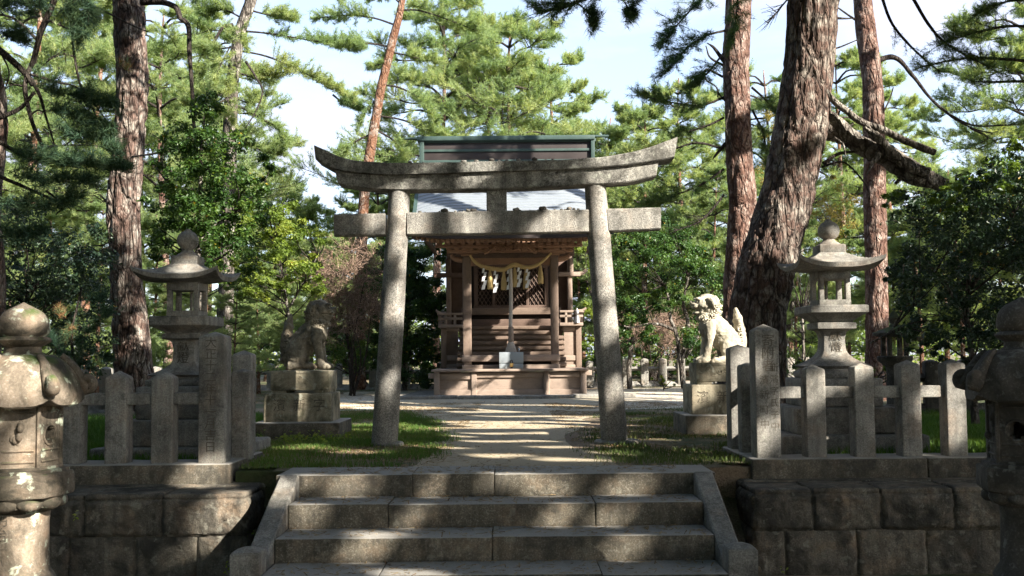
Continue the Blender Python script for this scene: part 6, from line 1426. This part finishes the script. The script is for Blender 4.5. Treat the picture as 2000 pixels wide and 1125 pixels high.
# ================================================================ unseen crowns added overhead, clumps placed to dapple the light
# domain of shadow rays that matter: the near court
box = np.array([(x, y, z) for x in (-6, 6) for y in (3.5, 26) for z in (-.8, 4.5)]); a0, a1 = (box@SA).min(), (box@SA).max(); b0, b1 = (box@SB).min(), (box@SB).max()
rng = np.random.default_rng(99); CL = []
ground_pts = None
def shades_court(a, b):
    """does the ray through (a, b) pass over the near court?"""
    # point where the ray meets z = .6
    base = SA*a+SB*b; t_ = (0.6-base[2])/SUN[2]; p = base+SUN*t_; return -6.5 < p[0] < 7.5 and 2.0 < p[1] < 25.5
RAD = []
def fits(P, cap):
    a, b = P@SA, P@SB; d = (np.hypot(LAB[:, 0]-a, LAB[:, 1]-b)-LR).min(); return min(cap, d/1.25)
for it in range(90000):
    if len(CL) >= 5200: break
    a, b = rng.uniform(a0, a1), rng.uniform(b0, b1)
    if not shades_court(a, b): continue
    base = SA*a+SB*b; r = fits(base, .42)
    if r < .10: continue
    z = rng.uniform(6.0, 11.5); ok = False
    for tries in range(9):
        P = base+SUN*((z-base[2])/SUN[2]); q = proj(P)[0]
        if q[2] < .5 or q[1] < -75-r*100 or q[0] < -120 or q[0] > 2120 or P[1] < .8: ok = True; break
        z += 1.2
    if not ok or (q[2] > .5 and -40 < q[0] < 2040 and q[1] > -60-r*100 and P[1] > .6): continue
    CL.append(P); RAD.append(r)
N1 = len(CL)
for it in range(60000): # small sprays that break up the edges of the gaps
    if len(CL) >= N1+7500: break
    a, b = rng.uniform(a0, a1), rng.uniform(b0, b1)
    if not shades_court(a, b): continue
    j_ = rng.integers(0, len(LAB)); a, b = LAB[j_]+rng.normal(size=2)*.22
    base = SA*a+SB*b; r = fits(base, .13)
    if r < .035: continue
    P = base+SUN*((rng.uniform(7, 9)-base[2])/SUN[2]); q = proj(P)[0]
    if q[2] > .5 and -40 < q[0] < 2040 and q[1] > -80: continue
    CL.append(P); RAD.append(r)
N1 = len(CL)
for it in range(60000):  # overhead clumps added to hold back sky light
    if len(CL) >= N1+1500: break
    P = np.array([rng.uniform(-16, 14), rng.uniform(-15, 22), rng.uniform(8, 14.5)]); q = proj(P)[0]
    r = fits(P, .75)
    if P[1]+1.12*(P[2]-2) > 23: continue
    if r < .2 or (q[2] > .5 and -80 < q[0] < 2080 and q[1] > -90-r*120): continue
    CL.append(P); RAD.append(r)
CL = np.array(CL); RAD = np.array(RAD)
print('canopy clumps', len(CL), CL.min(0), CL.max(0))
FILTER[0] = True
bases = {'B': (tB, np.array(tB.location)), 'C': (tC, np.array(tC.location)), 'D': (tD, np.array(tD.location))}
# unseen pines added beside and behind the viewpoint, crowns shaped to shade the court
ex = {}
for nm, (x, y), lab in (('E', (7.6, 8.0), 'unseen pine added beside the court to shade the fence with the two-column inscribed post'), ('F', (9.5, 1.5), 'unseen pine added beside the approach to dapple the granite steps'), ('G', (12.5, 13.0), 'unseen pine added at the side of the court to shade the torii'), ('H', (6.5, -3.5), 'unseen pine added behind the viewpoint to shade the lower wall'), ('I', (14, 20), 'unseen pine added beyond the dark fence to shade the shrine roof')):
    t = thing('pine_tree', lab, 'tree', (x, y, 0)); mb = MB(); P = smooth_path([(x, y, LOW-.1), (x+.2, y, 3), (x-.2, y+.2, 7), (x, y, 12)], 40); tube(mb, P, np.linspace(.30, .08, 40), 20, amp=.03, ns=5, fissure=.02, zs=.25); obj('trunk', mb, M['bark_dark'], t, smooth=True)
    bases[nm] = (t, np.array([x, y, 0]))
keys = list(bases); XY = np.array([bases[k][1][:2] for k in keys]); near = np.argmin(np.linalg.norm(CL[:, None, :2]-XY[None], axis=2), axis=1)
for i, kx in enumerate(keys):
    C = CL[near == i]; RR = RAD[near == i]
    if not len(C): continue
    t, p0 = bases[kx]; lf = MB(); wd = MB(); m = len(C)
    cnt = np.clip((RR*70).astype(int), 3, 36); ids = np.repeat(np.arange(m), cnt); nn = len(ids)
    D = unit(rng.normal(size=(nn, 3))+np.array([0, 0, .3])); P = C[ids]+unit(rng.normal(size=(nn, 3)))*np.array([1, 1, .6])*(RR[ids]*rng.uniform(.2, 1, nn))[:, None]
    for lo_, hi_, L_, w_ in ((0, .12, .07, .013), (.12, .3, .14, .030), (.3, 9, .26, .058)):
        k_ = (RR[ids] >= lo_) & (RR[ids] < hi_); tufts(lf, P[k_], D[k_], L_, w_, 12, rng.uniform(.2, .8, int(k_.sum())))
    obj('shade_canopy', lf, M['needle'], t, smooth=False)  # clumps out of view, placed along sun rays for their shade
    top = np.array([p0[0], p0[1], 0]); sel = rng.choice(m, min(m, 40), replace=False)
    for s in sel:
        c = C[s]; h = max(3.5, c[2]-.35*np.hypot(*(c[:2]-p0[:2]))); st_ = np.array([p0[0], p0[1], min(h, 11)])
        q = proj(np.linspace(st_, c, 12)); 
        if ((q[:, 2] > .5) & (q[:, 0] > -30) & (q[:, 0] < 2030) & (q[:, 1] > -20)).any(): continue
        if not unlit(smooth_path([st_, (st_+c)/2+[0, 0, .25], c], 40), .08).all(): continue
        tube(wd, smooth_path([st_, (st_+c)/2+[0, 0, .25], c], 10), np.linspace(.05, .012, 10), 5)
    if wd.n: obj('boughs', wd, M['bark_dark'], t, smooth=True)

for k, (x, y, h) in enumerate([(-13, 6, 12), (-16, 14, 12), (-11, -3, 13), (-18, 0, 12), (-6, -9, 13), (0, -13, 13), (-12, -14, 13), (6, -18, 12), (-3, -20, 13), (-20, -9, 13), (-24, 8, 12), (-22, 20, 12), (16, 30, 13), (-14, 24, 11), (20, 24, 12)]):  # unseen pines added around the grounds to block low sky light
    o = protoP[k % 3].copy(); COL.objects.link(o); [clone(c, None, parent=o) for c in protoP[k % 3].children]; s_ = h/protoP[k % 3]['H']
    o.location = (x, y, LOW if y < 8 else -.05); o.scale = (s_,)*3; o.rotation_euler = (0, 0, k*1.3); o['label'] = 'unseen pine of the surrounding woods, added to block low sky'; o['group'] = 'unseen pines of the surrounding woods, added to block low sky'
    if 'H' in o: del o['H']
# unseen woods added around the viewpoint to dim skylight, kept below the low sun
def unseen_woods():
    mb = MB(); C = []; R = []
    for k in range(5200):
        az = RNG.uniform(math.radians(100), math.radians(440)); r = RNG.uniform(13, 19); x = r*math.cos(az)*1.05; y = 2+r*math.sin(az); z = RNG.uniform(-.8, 14)
        P = np.array([x, y, z]); q = proj(P)[0]
        if q[2] > .5 and -250 < q[0] < 2250: continue
        if (x > 3 and y > -12 and z > 4) or fits(P, 1.6) < 1.35 or (P@SB > b0-.5 and a0 < P@SA < a1 and z > .40*math.hypot(x, y-12)): continue
        C.append(P); R.append((1.1, 1.1, .8))
    leaves(mb, np.array(C), np.array(R), 90000, .34, .3, .25); return obj('woods', mb, M['leaf_dark'], smooth=False, kind='stuff', label='unseen leaf mass added around the viewpoint to dim skylight')
unseen_woods()
# ================================================================ grass, litter
def blades(name, n, area, h, mat, tone, label, dens=None, w=.006, lean=.5):
    P = np.stack([RNG.uniform(area[0], area[1], n), RNG.uniform(area[2], area[3], n), np.zeros(n)], 1)
    if dens is not None: P = P[RNG.random(n) < dens(P)]
    n = len(P); P[:, 2] = gz(P[:, 0], P[:, 1]); hh = h*RNG.uniform(.4, 1.2, n)*(.6+.8*vnoise(P, 1.5, 4)); d = rdir(n)*np.array([1, 1, 0]); sd = unit(np.cross(rdir(n), [0, 0, 1.]))*w/2
    mid = P+d*(hh*lean*.3)[:, None]+np.array([0, 0, 1])*(hh*.6)[:, None]; tip = P+d*(hh*lean)[:, None]+np.array([0, 0, 1])*hh[:, None]
    V = np.stack([P-sd, P+sd, mid+sd*.7, mid-sd*.7, tip], 1).reshape(-1, 3); b = (np.arange(n)*5)[:, None]; tn = np.clip(tone+.5*(vnoise(P, 2.2, 9)-.5)+rnd(n)*.15, 0, 1)
    mb = MB(); mb.add(V, [b+np.array([[0, 1, 2, 3]]), b+np.array([[3, 2, 4]])], np.repeat(tn, 5)); return obj(name, mb, M[mat], smooth=False, kind='stuff', label=label)
def court(P):
    x, y = P[:, 0], P[:, 1]; hl_ = np.interp(y, [8, 9, 10.5, 12, 14, 16, 18.5], [-1.0, -.72, -.66, -.85, -1.1, -1.6, -2.3]); hr_ = np.interp(y, [8, 9, 10.5, 12, 14, 16, 18.5], [.9, .72, .62, .75, 1.0, 1.5, 2.0])
    edge = np.maximum(hl_-x, x-hr_); n1 = fbm(P, 1.6, 21); d = np.clip(edge/.35+.5, 0, 1)*np.clip((n1-.32)*5, 0.05, 1)
    d *= np.where(x < 0, 1, np.clip((n1-.42)*6, .05, 1)); d *= np.clip((17.5-y)/2.5, 0, 1)*np.clip((3.6-np.abs(x))/.6, 0, 1)
    for c in (-2.49, 2.50): d *= ~((np.abs(x-c) < .5) & (y > 11.3) & (y < 12.15))
    d *= ~((np.abs(np.abs(x)-3.12) < .67) & (np.abs(y-9.65) < .67)); d *= y > SLAB+.03; d *= ~(((x > 1.95) | (x < -2.25)) & (y < 9.4)); return d
blades('grass', 62000, (-3.7, -.3, 8.0, 17.5), .05, 'grass_deep', .55, 'fresh green grass before the shaded lion and pillar', court)
blades('grass', 42000, (-3.7, -.3, 8.0, 17.5), .04, 'grass', .6, 'olive and dry grass mixed into the lawn near the shaded pillar', court)
blades('grass', 60000, (.3, 3.9, 8.0, 17.5), .045, 'grass', .5, 'patchy olive grass around the foot of the sunlit pillar', court)
def side(P):
    x, y = P[:, 0], P[:, 1]; d = np.ones(len(P))*np.clip((np.abs(x)-2.6)/.3, 0, 1)*np.clip((16.5-y)/3, 0, 1); d *= ~((np.abs(np.abs(x)-3.12) < .68) & (np.abs(y-9.65) < .68)); d *= ~((np.abs(x) < 3.1) & (y > 11)); return d
blades('grass', 90000, (-8, -2.3, 8.66, 16.5), .085, 'grass_deep', .3, 'longer deep green grass behind the fence', side, w=.007)
blades('grass', 90000, (2.4, 8.5, 8.66, 16.5), .095, 'grass_deep', .5, 'longer grass behind the fence, bright in the sun', side, w=.007)
def dry(P): x, y = P[:, 0], P[:, 1]; return np.clip((fbm(P, 1.3, 31)-.42)*5, .03, 1)*np.where(np.abs(x) < .6, .15, 1)*~((np.abs(x) > 1.9) & (y < 9.4))
def litter(n, area, zf, label, dens=None, s=.03, mat='grass_dry', tone=.5):
    P = np.stack([RNG.uniform(area[0], area[1], n), RNG.uniform(area[2], area[3], n), np.zeros(n)], 1)
    if dens is not None: P = P[RNG.random(n) < dens(P)]
    n = len(P); P[:, 2] = zf(P)+.006; d = unit(rdir(n)*np.array([1, 1, .12])); l = s*RNG.uniform(.4, 1.6, n)[:, None]; sd = unit(np.cross(d, [0, 0, 1.]))*RNG.uniform(.0012, .004, n)[:, None]
    V = np.stack([P-d*l-sd, P+d*l-sd, P+d*l+sd, P-d*l+sd+np.array([0, 0, .004])], 1).reshape(-1, 3); mb = MB(); mb.add(V, np.arange(4*n).reshape(n, 4), np.repeat(np.clip(tone+rnd(n)*.4, 0, 1), 4)); return obj('leaf_litter', mb, M[mat], smooth=False, kind='stuff', label=label)
litter(80000, (-4, 4, 8.1, 20), lambda P: gz(P[:, 0], P[:, 1]), 'fallen pine needles scattered on the court', dry)
def stepz(P):
    z = np.full(len(P), LOW); 
    for i in range(5): y1 = NOSE[i-1] if i else SLAB; z = np.where((P[:, 1] > NOSE[i]+.01) & (P[:, 1] <= y1), -i*RI, z)
    return z+.0
litter(2600, (-1.58, 1.32, 5.97, 8.1), stepz, 'fallen pine needles scattered on the steps', lambda P: np.clip(.25+fbm(P, 5, 3), 0, 1), s=.022)
litter(9000, (-9, 9, 20, 32), lambda P: gz(P[:, 0], P[:, 1]), 'fallen needles under the far fences', lambda P: (np.abs(P[:, 0]) > 3)*1., s=.06)
# small broad weeds by the pedestal
mb = MB(); C = np.array([(RNG.uniform(-2.9, -1.8), RNG.uniform(10.55, 11.0), .03) for _ in range(26)]); leaves(mb, C, np.full((26, 3), .05), 420, .045, .6, .2); obj('weeds', mb, M['leaf_lit'], smooth=False, kind='stuff', label='small broad-leaved weeds before the pedestal')
mb = MB(); C = np.array([at(u, v, Y) for u, v, Y in ((1530, 1113, 7.5), (915-770, 1010, 6), (485, 1028, 7.8), (492, 1040, 7.7), (447, 1108, 7.5))]); leaves(mb, C, np.full((5, 3), .025), 60, .03, .5, .2); obj('weeds', mb, M['leaf_lit'], smooth=False, kind='stuff', label='tiny weeds at the foot of the walls')
